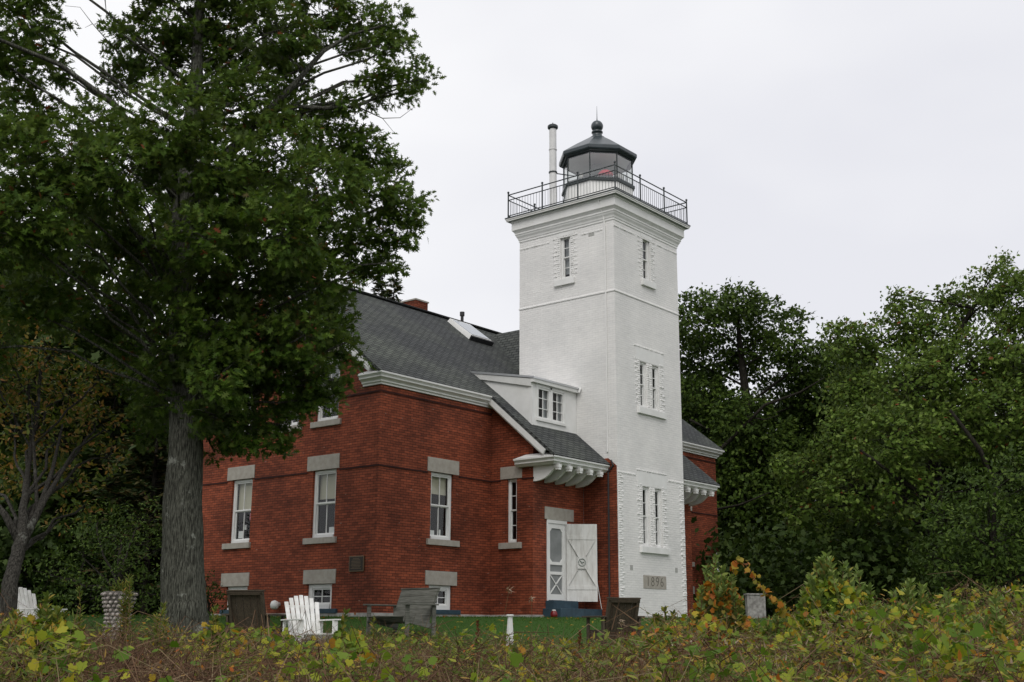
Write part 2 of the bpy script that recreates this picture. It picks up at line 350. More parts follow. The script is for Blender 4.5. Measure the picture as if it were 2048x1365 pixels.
# ------------------------------------------------------------------ wall with openings
def clip(poly, a, b, c):            # keep a*u + b*z <= c
    o = []
    for i in range(len(poly)):
        p, q = poly[i], poly[(i+1) % len(poly)]
        dp = a*p[0]+b*p[1]-c; dq = a*q[0]+b*q[1]-c
        if dp <= 1e-9: o.append(p)
        if (dp < -1e-9 and dq > 1e-9) or (dp > 1e-9 and dq < -1e-9):
            t = dp/(dp-dq); o.append((p[0]+t*(q[0]-p[0]), p[1]+t*(q[1]-p[1])))
    return o
def wall(mb, fr, u0, u1, z0, z1, holes=(), clips=(), rev=.16, mi=0):
    us = sorted({u0, u1, *[h[0] for h in holes], *[h[1] for h in holes]}); zs = sorted({z0, z1, *[h[2] for h in holes], *[h[3] for h in holes]})
    for a, b in zip(us, us[1:]):
        for c, d in zip(zs, zs[1:]):
            uc, zc = (a+b)/2, (c+d)/2
            if any(h[0] < uc < h[1] and h[2] < zc < h[3] for h in holes): continue
            p = [(a, c), (b, c), (b, d), (a, d)]
            for cl in clips:
                p = clip(p, *cl)
                if len(p) < 3: break
            if len(p) < 3: continue
            pts = [fr(u, 0, z) for u, z in p]
            n = (pts[1]-pts[0]).cross(pts[2]-pts[0])
            if n.dot(fr.n) < 0: pts = pts[::-1]
            mb.poly(pts, mi)
    for a, b, c, d in holes:
        for q in (((a, c), (a, d)), ((b, c), (b, d)), ((a, c), (b, c)), ((a, d), (b, d))):
            (ua, za), (ub, zb) = q
            mb.poly([fr(ua, 0, za), fr(ub, 0, zb), fr(ub, -rev, zb), fr(ua, -rev, za)], mi)

W = 3.66
X1, Y1, X2, Y2, YB = -6.93, 2.75, -2.42, 1.21, 11.7
ZE, ZR, YR = 6.29, 10.06, 7.35
SL = (ZR-ZE)/(YR-2.53)
YEB = YR+(YR-2.53)
def mx(x): return W-x
side = Fr((0, Y1, 0), (1, 0, 0), (0, -1, 0))
gab = Fr((X1, 0, 0), (0, 1, 0), (-1, 0, 0)); gabR = Fr((mx(X1), 0, 0), (0, 1, 0), (1, 0, 0))
porL = Fr((X2, 0, 0), (0, 1, 0), (-1, 0, 0)); porR = Fr((mx(X2), 0, 0), (0, 1, 0), (1, 0, 0))
door = Fr((0, Y2, 0), (1, 0, 0), (0, -1, 0)); back = Fr((0, YB, 0), (1, 0, 0), (0, 1, 0))
towF = Fr((0, 0, 0), (1, 0, 0), (0, -1, 0)); towL = Fr((0, 0, 0), (0, 1, 0), (-1, 0, 0)); towR = Fr((W, 0, 0), (0, 1, 0), (1, 0, 0)); towB = Fr((0, W, 0), (1, 0, 0), (0, 1, 0))

house = empty('brick_house', (W/2, YR, 0), 0, 'red brick keeper\'s house with grey shingle roof and white cornices around the white tower', 'house')

mainw = dict(z0=2.05, z1=3.85)
wins_side = [(-4.93, -4.03)]; wins_gab = [(4.34, 5.27), (7.84, 8.75)]
H_side = [(a, b, 2.05, 3.86) for a, b in wins_side] + [(-4.93, -4.0, .19, .84)]
H_gab = [(a, b, 2.05, 3.86) for a, b in wins_gab] + [(4.34, 5.32, .19, .84), (7.8, 8.75, .19, .84)] + [(4.36, 5.27, 5.20, 6.95), (5.95, 6.86, 5.20, 6.95), (7.84, 8.75, 5.20, 6.95), (6.95, 7.7, 7.8, 8.9)]
H_nar = [(1.79, 2.15, 2.06, 3.85)]
H_door = [(-1.80, -.86, .48, 2.72)]
def mirh(h): return [(mx(b), mx(a), c, d) for a, b, c, d in h]
mb = MB()
wall(mb, side, X1, X2, .07, 6.2, H_side); wall(mb, side, mx(X2), mx(X1), .07, 6.2, mirh(H_side))
rc = [(-SL, 1, ZE-SL*2.53-.02), (SL, 1, ZE+SL*YEB-.02)]
wall(mb, gab, Y1, YB, .07, 10.2, H_gab, rc); wall(mb, gabR, Y1, YB, .07, 10.2, H_gab, rc)
SP = (6.29-4.40)/(2.53-.25)
pc = [(-SP, 1, 4.40-SP*.25-.02)]
wall(mb, porL, Y2, Y1, .07, 6.3, H_nar, pc); wall(mb, porR, Y2, Y1, .07, 6.3, H_nar, pc)
wall(mb, door, X2, -.01, .07, 4.9, H_door); wall(mb, door, W+.01, mx(X2), .07, 4.9, [])
wall(mb, back, X1, mx(X1), .07, 6.2)
# window-less inner sheet below the foundations is not needed; brick facing at the foot of the tower's flank
fl = Fr((-.003, 0, 0), (0, 1, 0), (-1, 0, 0))
wall(mb, fl, .02, Y2, .07, 4.57, clips=[(-SP, 1, 4.40-SP*.25+.12)])
mb.build('wall', M['brick'], house)
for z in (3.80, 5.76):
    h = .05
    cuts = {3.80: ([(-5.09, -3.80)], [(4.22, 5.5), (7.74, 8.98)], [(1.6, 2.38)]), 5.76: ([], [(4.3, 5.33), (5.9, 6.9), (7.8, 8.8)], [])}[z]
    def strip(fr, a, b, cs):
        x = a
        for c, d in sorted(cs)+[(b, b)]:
            if c > x+.02: mb = MB(); mb.box(fr, x, c, -.01, .022, z, z+h); mb.build('string_course', M['brick_shade'], house)
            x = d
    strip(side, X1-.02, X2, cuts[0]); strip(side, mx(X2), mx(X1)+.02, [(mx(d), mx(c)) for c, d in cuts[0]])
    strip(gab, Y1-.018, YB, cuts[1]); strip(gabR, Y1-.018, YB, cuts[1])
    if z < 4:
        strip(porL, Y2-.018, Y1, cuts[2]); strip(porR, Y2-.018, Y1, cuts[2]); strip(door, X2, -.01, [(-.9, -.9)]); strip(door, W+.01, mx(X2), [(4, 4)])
mb = MB()
for fr, a, b in ((side, X1-.033, X2), (side, mx(X2), mx(X1)+.033), (gab, Y1-.026, YB), (gabR, Y1-.026, YB), (porL, Y2-.026, Y1), (porR, Y2-.026, Y1), (door, X2, -.02), (door, W+.02, mx(X2)), (back, X1, mx(X1))):
    mb.box(fr, a, b, -.2, .03, -.5, .09)
mb.build('foundation', M['found'], house)

# ---- roofs
def slab(mb, pts, th=.07, mi=0):
    p = [Vector(q) for q in pts]; n = (p[1]-p[0]).cross(p[2]-p[0]).normalized()
    if n.z < 0: n = -n
    mb.prism([q for q in p], -n*th, mi)
XO = .28
xl, xr = X1-XO, mx(X1)+XO
xpl, xpr = X2-.28, mx(X2)+.28
def rz(y): return ZE+SL*(y-2.53)
mb = MB()
slab(mb, [(xl, 2.53, ZE), (xr, 2.53, ZE), (xr, YR, ZR), (xl, YR, ZR)])
slab(mb, [(xl, YEB, ZE), (xr, YEB, ZE), (xr, YR, ZR), (xl, YR, ZR)])
mb.beam((xl, YR, ZR+.01), (xr, YR, ZR+.01), .24, .05)
for a, b in ((xpl, -.02), (W+.02, xpr)):
    slab(mb, [(a, .22, 4.375), (b, .22, 4.375), (b, 2.55, 6.307), (a, 2.55, 6.307)])
# cross roof behind the tower
RX, RZ = 2.7, 9.85; ry = 2.53+(RZ-ZE)/SL
for sg in (-1, 1):
    xe = RX+sg*1.9 if sg < 0 else RX+1.9; ze = RZ-1.9*1.33; ye = 2.53+(ze-ZE)/SL
    mb.poly([(RX, ry, RZ), (RX, W-.3, RZ), (xe, W-.3, ze), (xe, ye, ze)][::sg])
mb.poly([(RX-1.9, W+.02, RZ-2.53), (RX, W+.02, RZ), (RX+1.9, W+.02, RZ-2.53)])
mb.build('roof', M['shingle'], house)

# ---- cornices
def cornice(mb, p0, p1, outn, z, prof, back_=0):
    """sweep a stepped profile [(n, z)] along p0->p1"""
    a, b = Vector(p0), Vector(p1); n = Vector(outn)
    pts = [a+n*q[0]+Vector((0, 0, z+q[1])) for q in prof]
    mb.prism(pts, b-a)
def mitred(mb, stations, prof):
    # stations: (fn(n)->(x, y)); closed profile swept through them
    rows = [[(*fn(n), z) for n, z in prof] for fn in stations]; k = len(prof)
    b = len(mb.v)
    for r in rows: mb.v += r
    for i in range(len(rows)-1):
        for j in range(k):
            j2 = (j+1) % k; mb.f.append([b+i*k+j, b+i*k+j2, b+(i+1)*k+j2, b+(i+1)*k+j]); mb.m.append(0)
    mb.f.append([b+j for j in range(k)]); mb.f.append([b+(len(rows)-1)*k+j for j in range(k)][::-1]); mb.m += [0, 0]
PROF = [(-.02, 0), (.26, 0), (.26, -.045), (.235, -.06), (.20, -.10), (.20, -.135), (.13, -.175), (.10, -.20), (.10, -.235), (.05, -.26), (.05, -.30), (-.02, -.30)]
def ret_cap(mb, fr, y0, y1, z):
    pass
mb = MB()
for sgn in (0, 1):
    f = (lambda x: x) if sgn == 0 else mx
    gx = f(X1); ox = -1 if sgn == 0 else 1
    mitred(mb, [lambda n: (f(X2), Y1-n), lambda n: (f(X1)+ox*n, Y1-n), lambda n: (f(X1)+ox*n, Y1+.64)], [(n_, ZE-.03+z_) for n_, z_ in PROF])
    # return on the gable wall
    pr = [(n_+.0, z_) for n_, z_ in PROF]
    mb.hexa([(gx, Y1+.0, ZE-.028), (gx+ox*.26, Y1+.0, ZE-.028), (gx+ox*.26, Y1+.64, ZE-.028), (gx, Y1+.64, ZE-.028), (gx, Y1+.02, ZE+.08), (gx+ox*.03, Y1+.02, ZE+.08), (gx+ox*.03, Y1+.55, ZE+.08), (gx, Y1+.55, ZE+.08)])
    # rake boards of the main gable, both slopes
    for ya, za, yb, zb in ((2.80, ZE-.02+SL*.30, YR, ZR), (YEB, ZE-.02, YR, ZR)):
        d = Vector((0, yb-ya, zb-za)).normalized(); up = Vector((0, -d.z, d.y)) if d.y > 0 else Vector((0, d.z, -d.y))
        for off, th, hh, dz in ((ox*.27, .05, .15, -.155), (ox*.17, .16, .05, -.24), (ox*.045, .10, .16, -.27)):
            a = Vector((gx+off, ya, za))+up*dz; b = Vector((gx+off, yb, zb))+up*dz
            mb.beam(a, b, th, hh, up=up)
    # back eave
    cornice(mb, (f(X1)+ox*XO, YB, 0), (f(X1)+ox*XO+(mx(X1)-X1+2*XO)*(-ox)*.5, YB, 0), (0, 1, 0), ZE-.03, [(a*1.0, b) for a, b in PROF])
mb.build('cornice', M['trim'], house)
# porch eave, its rake, return and brackets
for sgn in (0, 1):
    f = (lambda x: x) if sgn == 0 else mx; ox = -1 if sgn == 0 else 1
    mb = MB(); ze = 4.36
    xa = f(X2)+ox*.28; xb = f(-.03)
    PP = [(-.95, 0), (.0, 0), (.0, -.05), (-.03, -.065), (-.06, -.11), (-.06, -.15), (-.12, -.19), (-.15, -.22), (-.95, -.22)]
    RP = [(-.02, 0), (.28, 0), (.28, -.05), (.25, -.065), (.22, -.11), (.22, -.15), (.16, -.19), (.13, -.218), (-.02, -.218)]
    mitred(mb, [lambda n: (xb, .52-n), lambda n: (f(X2)+ox*n, .52-n), lambda n: (f(X2)+ox*n, 1.70)], [(n_, ze+z_) for n_, z_ in RP])
    mb.box(ID, min(f(X2), xb), max(f(X2), xb), .53, Y2, ze-.216, ze-.19)
    # return: continues along the flank to behind the wall corner
    mb.hexa([(f(X2), .40, ze-.004), (f(X2)+ox*.27, .40, ze-.004), (f(X2)+ox*.27, 1.69, ze-.004), (f(X2), 1.69, ze-.004), (f(X2), .45, ze+.13), (f(X2)+ox*.02, .45, ze+.13), (f(X2)+ox*.02, 1.45, ze+.13), (f(X2), 1.45, ze+.13)])
    # rake over the flank
    ya, za, yb, zb = .50, 4.37+SP*.26, 2.56, 6.30
    d = Vector((0, yb-ya, zb-za)).normalized(); up = Vector((0, -d.z, d.y))
    for off, th, hh, dz in ((ox*.265, .05, .15, -.15), (ox*.17, .16, .05, -.235), (ox*.045, .10, .14, -.26)):
        mb.beam(Vector((f(X2)+off, ya, za))+up*dz, Vector((f(X2)+off, yb, zb))+up*dz, th, hh, up=up)
    mb.build('porch_cornice', M['trim'], house)
    for xk in (-2.36, -1.86, -1.36, -.86, -.36):
        x = f(xk); mb = MB()
        prof = [(1.21, 0), (.33, 0), (.33, -.07), (.40, -.075), (.47, -.10), (.56, -.17), (.68, -.27), (.82, -.35), (.98, -.395), (1.12, -.41), (1.21, -.41)]
        mb.prism([(x-.045, y, ze-.222+z) for y, z in prof], (.09, 0, 0))
        mb.box(ID, x-.075, x+.075, .30, .46, ze-.31, ze-.224); mb.box(ID, x-.06, x+.06, .31, .43, ze-.37, ze-.31)
        mb.build('eave_bracket', M['trim'], house)

# ---- windows
def window(parent, fr, a, b, z0, z1, cols=2, rt=1, rb=1, lint=None, sill=None, blind=0, bmat='blind', deep=.10, fw=.085, stone='stone', dh=True, extras=(), lab=None, fm='trim'):
    mb = MB(); n0, n1 = -deep-.05, -deep+.03
    mb.box(fr, a, a+fw, n0, n1, z0, z1); mb.box(fr, b-fw, b, n0, n1, z0, z1)
    mb.box(fr, a+fw, b-fw, n0, n1, z1-fw*.9, z1); mb.box(fr, a+fw, b-fw, n0, n1+.03, z0, z0+fw)
    fo = mb.build('window', M[fm], parent, label=lab)
    if fw > .05: fo.modifiers.new('bevel', 'BEVEL').width = .006
    ga, gb, g0, g1 = a+fw, b-fw, z0+fw, z1-fw*.9; zm = (g0+g1)/2
    mb = MB(); s = .032 if (b-a) > .5 else .024
    def sash(c0, c1, rows, nn):
        mb.box(fr, ga, ga+s, nn-.035, nn, c0, c1); mb.box(fr, gb-s, gb, nn-.035, nn, c0, c1)
        mb.box(fr, ga+s, gb-s, nn-.035, nn, c0, c0+s*1.3); mb.box(fr, ga+s, gb-s, nn-.035, nn, c1-s, c1)
        for k in range(1, cols):
            u = ga+(gb-ga)*k/cols; mb.box(fr, u-.011, u+.011, nn-.03, nn-.004, c0+s*1.3, c1-s)
        for k in range(1, rows):
            z = c0+(c1-c0)*k/rows; mb.box(fr, ga+s, gb-s, nn-.028, nn-.006, z-.010, z+.010)
    if dh: sash(zm, g1, rt, n1-.02); sash(g0, zm+.01, rb, n1-.055)
    else: sash(g0, g1, rt, n1-.03)
    mb.build('sash', M['trim'], fo)
    mb = MB(); q = n1-.05
    if dh:
        mb.poly([fr(ga, q+.012, zm), fr(gb, q+.012, zm), fr(gb, q+.012, g1), fr(ga, q+.012, g1)]); mb.poly([fr(ga, q-.022, g0), fr(gb, q-.022, g0), fr(gb, q-.022, zm), fr(ga, q-.022, zm)])
    else: mb.poly([fr(ga, q, g0), fr(gb, q, g0), fr(gb, q, g1), fr(ga, q, g1)])
    mb.build('glass_pane', M['glass'], fo)
    if blind:
        mb = MB(); mb.box(fr, ga, gb, q-.09, q-.08, g1-(g1-g0)*blind, g1); mb.build('blind', M[bmat], fo)
    for (u0, u1, c0, c1, mm) in extras:
        mb = MB(); mb.box(fr, ga+(gb-ga)*u0, ga+(gb-ga)*u1, q-.06, q-.05, g0+(g1-g0)*c0, g0+(g1-g0)*c1); mb.build('paper_card' if mm == 'paper' else 'sticker', M[mm], fo)
    if lint:
        mb = MB(); mb.box(fr, lint[0], lint[1], -.05, .028, lint[2], lint[3]); mb.build('lintel', M[stone], fo, bevel=.008)
    if sill:
        mb = MB(); mb.box(fr, sill[0], sill[1], -.15, .07, sill[2], sill[3]); mb.build('sill', M[sill[4]] if len(sill) > 4 else M[stone], fo, bevel=.008)
    # dark room behind
    return fo
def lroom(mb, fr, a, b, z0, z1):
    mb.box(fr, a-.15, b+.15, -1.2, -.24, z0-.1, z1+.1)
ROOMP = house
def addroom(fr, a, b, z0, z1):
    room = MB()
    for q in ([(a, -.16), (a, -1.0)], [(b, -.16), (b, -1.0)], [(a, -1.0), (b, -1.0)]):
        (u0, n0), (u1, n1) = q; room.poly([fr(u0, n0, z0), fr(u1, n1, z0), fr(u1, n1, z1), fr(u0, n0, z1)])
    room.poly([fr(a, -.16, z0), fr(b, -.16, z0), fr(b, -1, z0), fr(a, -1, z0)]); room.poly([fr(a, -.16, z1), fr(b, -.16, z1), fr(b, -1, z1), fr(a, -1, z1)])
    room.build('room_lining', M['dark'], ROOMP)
BW = dict(cols=2, rt=2, rb=2, dh=False)
for mir in (0, 1):
    g = (lambda a, b: (a, b)) if not mir else (lambda a, b: (mx(b), mx(a)))
    a, b = g(-4.93, -4.03); l = g(-5.09, -3.82); s_ = g(-5.08, -3.80)
    window(house, side, a, b, 2.05, 3.86, lint=(*l, 3.86, 4.25), sill=(*s_, 1.89, 2.05), blind=.30, extras=[(.02, .35, 0, .10, 'paper'), (.62, .70, 0, .12, 'paper')] if not mir else ()); addroom(side, a, b, 2.05, 3.86)
    a, b = g(-4.93, -4.0); l = g(-5.09, -3.84)
    window(house, side, a, b, .19, .84, lint=(*l, .84, 1.21), sill=(*g(-5.0, -3.72), .085, .20, 'blue'), fw=.13, **BW); addroom(side, a, b, .19, .84)
    fr = porL if not mir else porR
    window(house, fr, 1.79, 2.15, 2.06, 3.85, cols=1, rt=2, rb=2, lint=(1.60, 2.38, 3.85, 4.20), sill=(1.60, 2.40, 1.89, 2.06), fw=.07, blind=0); addroom(fr, 1.79, 2.15, 2.06, 3.85)
    fr = gab if not mir else gabR
    window(house, fr, 4.34, 5.27, 2.05, 3.86, lint=(4.23, 5.50, 3.86, 4.26), sill=(4.23, 5.50, 1.89, 2.05), blind=.42, extras=[(.05, .4, 0, .12, 'paper')]); addroom(fr, 4.34, 5.27, 2.05, 3.86)
    window(house, fr, 7.84, 8.75, 2.05, 3.86, lint=(7.76, 8.98, 3.86, 4.24), sill=(7.77, 8.98, 1.89, 2.05), blind=.50, extras=[(.55, .85, .04, .16, 'paper'), (.40, .56, .18, .26, 'paper'), (.03, .22, .34, .46, 'pink')] if not mir else ()); addroom(fr, 7.84, 8.75, 2.05, 3.86)
    window(house, fr, 4.34, 5.32, .19, .84, lint=(4.20, 5.46, .84, 1.21), sill=(4.10, 5.42, .085, .20, 'blue'), fw=.13, **BW); addroom(fr, 4.34, 5.32, .19, .84)
    window(house, fr, 7.80, 8.75, .19, .84, lint=(7.74, 8.98, .84, 1.21), sill=(7.7, 8.9, .085, .20, 'blue'), fw=.13, **BW); addroom(fr, 7.8, 8.75, .19, .84)
    for a, b in ((4.36, 5.27), (5.95, 6.86), (7.84, 8.75)):
        window(house, fr, a, b, 5.20, 6.95, lint=(a-.12, b+.12, 6.95, 7.32), sill=(a-.14, b+.14, 5.04, 5.20), blind=.3, bmat='curtain'); addroom(fr, a, b, 5.2, 6.95)
    window(house, fr, 6.95, 7.70, 7.8, 8.9, lint=(6.85, 7.8, 8.9, 9.15), sill=(6.85, 7.8, 7.68, 7.8)); addroom(fr, 6.95, 7.7, 7.8, 8.9)

# ---- door, screen door, open leaf, steps
mb = MB(); mb.box(door, -1.89, -.54, -.05, .03, 2.72, 3.07); mb.build('door_lintel', M['stone'], house, bevel=.008)
mb = MB()
mb.box(door, -1.80, -1.74, -.12, .02, .48, 2.72); mb.box(door, -.95, -.86, -.12, .02, .48, 2.72); mb.box(door, -1.74, -.95, -.12, .02, 2.62, 2.72)
mb.build('door_frame', M['trim'], house)
mb = MB(); n0, n1 = -.05, -.005; u0, u1, z0, z1 = -1.735, -.955, .50, 2.615
mb.box(door, u0, u0+.10, n0, n1, z0, z1); mb.box(door, u1-.10, u1, n0, n1, z0, z1); mb.box(door, u0+.1, u1-.1, n0, n1, z1-.13, z1); mb.box(door, u0+.1, u1-.1, n0, n1, z0, z0+.16)
mb.box(door, u0+.1, u1-.1, n0, n1, 1.20, 1.28); mb.box(door, u0+.1, u1-.1, n0, n1, 1.47, 1.55)
for sgn in (0, 1):
    a, b = (u0+.1, u1-.1) if sgn else (u1-.1, u0+.1)
    mb.beam(door(a, (n0+n1)/2, .66), door(b, (n0+n1)/2, 1.20), .03, .035, up=(0, -1, 0))
for cu, cz, su, sz in ((u0+.1, z1-.13, 1, -1), (u1-.1, z1-.13, -1, -1), (u0+.1, 1.55, 1, 1), (u1-.1, 1.55, -1, 1)):
    mb.prism([door(cu, n0+.005, cz), door(cu+su*.10, n0+.005, cz), door(cu, n0+.005, cz+sz*.10)], Vector((0, -.035, 0)))
sdo = mb.build('screen_door', M['trim'], house)
mb = MB(); mb.box(door, u0+.1, u1-.1, n0+.012, n0+.016, z0+.16, z1-.13); mb.build('screen_mesh', M['screen'], sdo)
th = R(50); lu = Vector((math.cos(th), -math.sin(th), 0)); ln = Vector((-math.sin(th), -math.cos(th), 0))
leaf = Fr((-.93, Y2-.04, 0), lu, ln)
mb = MB(); lw = .88; nb = 6
for k in range(nb): mb.box(leaf, lw*k/nb+.003, lw*(k+1)/nb-.003, -.02, .02, .47, 2.64)
mb.box(leaf, .01, lw-.01, -.012, .012, .48, 2.63)
for zz in (.80, 2.20): mb.box(leaf, .02, lw-.02, .02, .034, zz, zz+.10)
mb.beam(leaf(.06, .032, 2.18), leaf(lw-.06, .032, .92), .012, .08, up=ln); mb.beam(leaf(lw-.06, .031, 2.18), leaf(.06, .031, .92), .008, .05, up=ln)
dl = mb.build('door_leaf', M['trimworn'], house, label='white plank door swung wide open')
mb = MB(); mb.box(leaf, lw/2-.13, lw/2+.13, .046, .062, 1.38, 1.70)
mb.build('door_notice', M['trimworn'], dl)
mb = MB(); rg = [leaf(lw/2+.10*math.cos(t), .075, 1.56+.10*math.sin(t)) for t in [2*math.pi*k/16 for k in range(17)]]
mb.tube(rg, .012, 6); mb.tube([leaf(lw/2-.05, .07, 1.60), leaf(lw/2, .08, 1.55), leaf(lw/2+.06, .07, 1.57)], [.01, .03, .01], 6); mb.build('door_ornament', M['soffit'], dl)
mb = MB(); mb.tube([leaf(lw-.01, .01, 1.0), leaf(lw+.03, .0, .75), leaf(lw+.10, .02, .30), leaf(lw+.12, 0, .26)], .008, 5); mb.build('door_rope', M['trim'], dl)
mb = MB(); mb.box(door, -1.86, -.72, .0, .30, .26, .48); mb.box(door, -1.98, -.02, .0, .62, .0, .265)
mb.build('door_step', M['blue'], house, bevel=.01)
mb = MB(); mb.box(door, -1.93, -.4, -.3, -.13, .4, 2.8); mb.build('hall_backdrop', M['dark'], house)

# ---- dormer
DX, DY = -2.16, 1.45
dm = MB(); zr_ = 4.40+SP*(DY-.25)
dwl, dwr = -1.92, -.72
Dfr = Fr((0, DY, 0), (1, 0, 0), (0, -1, 0))
wall(dm, Dfr, DX, -.005, zr_-.1, 6.74, holes=[(-1.90, -1.32, 5.62, 6.53), (-1.22, -.64, 5.62, 6.53)], rev=.1)
dm.poly([(DX, DY, zr_-.1), (DX, DY, 6.74), (DX, 3.72, 7.18), (DX, 3.72, 7.1), (DX, 2.53, 6.2)])
for zz, nn, hh in ((6.50, .02, .24),):
    dm.box(Fr((DX, 0, 0), (0, 1, 0), (-1, 0, 0)), DY-.02, DY+.12, 0, .02, zr_-.02, 6.7)
dor = dm.build('dormer', M['trim'], house)
mb = MB()
mb.hexa([(DX-.10, DY-.14, 6.72), (-.005, DY-.14, 6.72), (-.005, 3.9, 7.21), (DX-.10, 3.9, 7.21), (DX-.10, DY-.14, 6.78), (-.005, DY-.14, 6.78), (-.005, 3.9, 7.27), (DX-.10, 3.9, 7.27)])
mb.build('dormer_roof', M['metal'], dor)
mb = MB()
mb.hexa([(DX-.08, DY-.11, 6.62), (-.05, DY-.11, 6.62), (-.05, DY-.01, 6.62), (DX-.08, DY-.01, 6.62), (DX-.08, DY-.12, 6.72), (-.05, DY-.12, 6.72), (-.05, DY-.01, 6.72), (DX-.08, DY-.01, 6.72)])
mb.hexa([(DX-.06, DY, 6.50), (DX-.004, DY, 6.50), (DX-.004, 3.55, 6.99), (DX-.06, 3.55, 6.99), (DX-.08, DY-.02, 6.72), (DX-.004, DY-.02, 6.72), (DX-.004, 3.85, 7.20), (DX-.08, 3.85, 7.20)])
mb.tube([(-.02, DY-.17, 6.76), (-.07, DY-.19, 6.73), (-.10, DY-.17, 6.62)], .03, 8)
mb.build('dormer_fascia', M['trim'], dor)
mb = MB(); mb.tube([(-1.55, DY+.4, 6.8), (-1.55, DY+.4, 6.93)], .05, 10); mb.build('dormer_vent', M['darkpipe'], dor)
for a, b in ((-1.90, -1.32), (-1.22, -.64)):
    mb = MB(); z0, z1 = 5.62, 6.53; f_ = .05
    for q in ((a, a+f_, z0, z1), (b-f_, b, z0, z1), (a+f_, b-f_, z0, z0+f_), (a+f_, b-f_, z1-f_, z1)): mb.box(Dfr, q[0], q[1], -.08, .0, q[2], q[3])
    mb.box(Dfr, (a+b)/2-.012, (a+b)/2+.012, -.05, -.025, z0+f_, z1-f_)
    for k in (1, 2): mb.box(Dfr, a+f_, b-f_, -.048, -.027, z0+.91*k/3-.01, z0+.91*k/3+.01)
    mb.poly([Dfr(a, -.055, z0), Dfr(b, -.055, z0), Dfr(b, -.055, z1), Dfr(a, -.055, z1)], 1)
    mb.box(Dfr, a+f_, a+f_+.12, -.12, -.11, z0, z1, 2); mb.box(Dfr, b-f_-.14, b-f_, -.12, -.11, z0, z1, 2)
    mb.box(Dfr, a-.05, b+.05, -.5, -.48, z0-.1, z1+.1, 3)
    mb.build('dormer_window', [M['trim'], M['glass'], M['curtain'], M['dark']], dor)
mb = MB(); mb.box(Dfr, -1.98, -.56, 0, .05, 5.54, 5.615); mb.box(Dfr, -1.98, -1.905, 0, .02, 5.62, 6.60); mb.box(Dfr, -.635, -.56, 0, .02, 5.62, 6.60); mb.box(Dfr, -1.315, -1.225, 0, .02, 5.62, 6.6)
mb.box(Dfr, -1.9, -.64, 0, .02, 6.535, 6.6)
mb.build('dormer_window_casing', M['trim'], dor)

# ---- skylight, chimneys, roof vent
def rp(x, y, h=0):
    n = Vector((0, -SL, 1)).normalized(); return Vector((x, y, rz(y)))+n*h
mb = MB()
a_, b_ = 1.02, 2.05
ya, yb = 6.12, 7.12
mb.hexa([rp(.38, ya, 0), rp(1.50, ya, 0), rp(1.50, yb, 0), rp(.38, yb, 0), rp(.42, ya, .16), rp(1.46, ya, .16), rp(1.46, yb, .13), rp(.42, yb, .13)])
sk = mb.build('skylight', M['trim'], house)
mb = MB(); mb.hexa([rp(.48, ya+.07, .15), rp(1.40, ya+.07, .15), rp(1.40, yb-.07, .12), rp(.48, yb-.07, .12), rp(.48, ya+.07, .175), rp(1.40, ya+.07, .175), rp(1.40, yb-.07, .145), rp(.48, yb-.07, .145)])
mb.build('skylight_glass', M['skyglass'], sk)
mb = MB(); mb.hexa([rp(.36, ya-.04, .004), rp(1.52, ya-.04, .004), rp(1.52, ya, .004), rp(.36, ya, .004), rp(.36, ya-.04, .15), rp(1.52, ya-.04, .15), rp(1.52, ya, .17), rp(.36, ya, .17)])
mb.build('skylight_curb', M['darkpipe'], sk)
mb = MB(); mb.box(ID, -.75, -.15, 7.55, 8.45, 9.0, 10.47); ch = mb.build('chimney', M['brick'], house, label='low red brick chimney behind the ridge')
mb = MB(); mb.box(ID, -.78, -.12, 7.52, 8.48, 10.47, 10.52); mb.build('chimney_cap', M['stone'], ch)
mb = MB(); mb.box(ID, -6.35, -5.45, 6.9, 7.8, 9.4, 10.95); ch = mb.build('chimney', M['brick'], house, label='tall brick chimney at the gable end, half hidden by the oak')
mb = MB(); mb.box(ID, -6.42, -5.38, 6.83, 7.87, 10.95, 11.12); mb.build('chimney_cap', M['brick'], ch)
mb = MB(); mb.tube([(1.50, YR+.1, 9.9), (1.50, YR+.1, 10.42)], .055, 12); mb.tube([(1.50, YR+.1, 10.36), (1.50, YR+.1, 10.50)], .085, 12); mb.build('roof_vent_pipe', M['darkpipe'], house)

# things fixed to the wall
t = MB(); t.box(gab, 3.15, 3.69, 0, .035, 1.12, 1.52); pl = t.build('wall_plaque', M['bronze2'], bevel=.006)
tag(pl, 'small dark bronze plaque on the brick gable wall near the corner', 'plaque')
t = MB(); t.box(gab, 3.175, 3.665, .035, .04, 1.145, 1.495); t.build('plaque_field', M['bronze'], pl)
t = MB()
for k, (a, b) in enumerate(((.14, .36), (.10, .40), (.08, .42), (.08, .42), (.08, .42), (.06, .44), (.10, .40), (.06, .44))):
    t.box(gab, 3.175+a, 3.175+b, .04, .043, 1.46-.036*k-.012, 1.46-.036*k)
t.build('plaque_lines', M['bronze2'], pl)
t = MB(); fr = gab
t.tube([fr(6.4, 0, .33), fr(6.4, .12, .33), fr(6.40, .20, .28)], [.055, .06, .09], 14); t.lathe(fr(6.4, .17, .20), [(.06, 0), (.11, .04), (.12, .12), (.09, .2), (.02, .23)], 14)
tag(t.build('wall_vent_hood', M['trim'], smooth=True), 'round white vent hood low on the brick gable wall between two basement windows', 'vent hood')

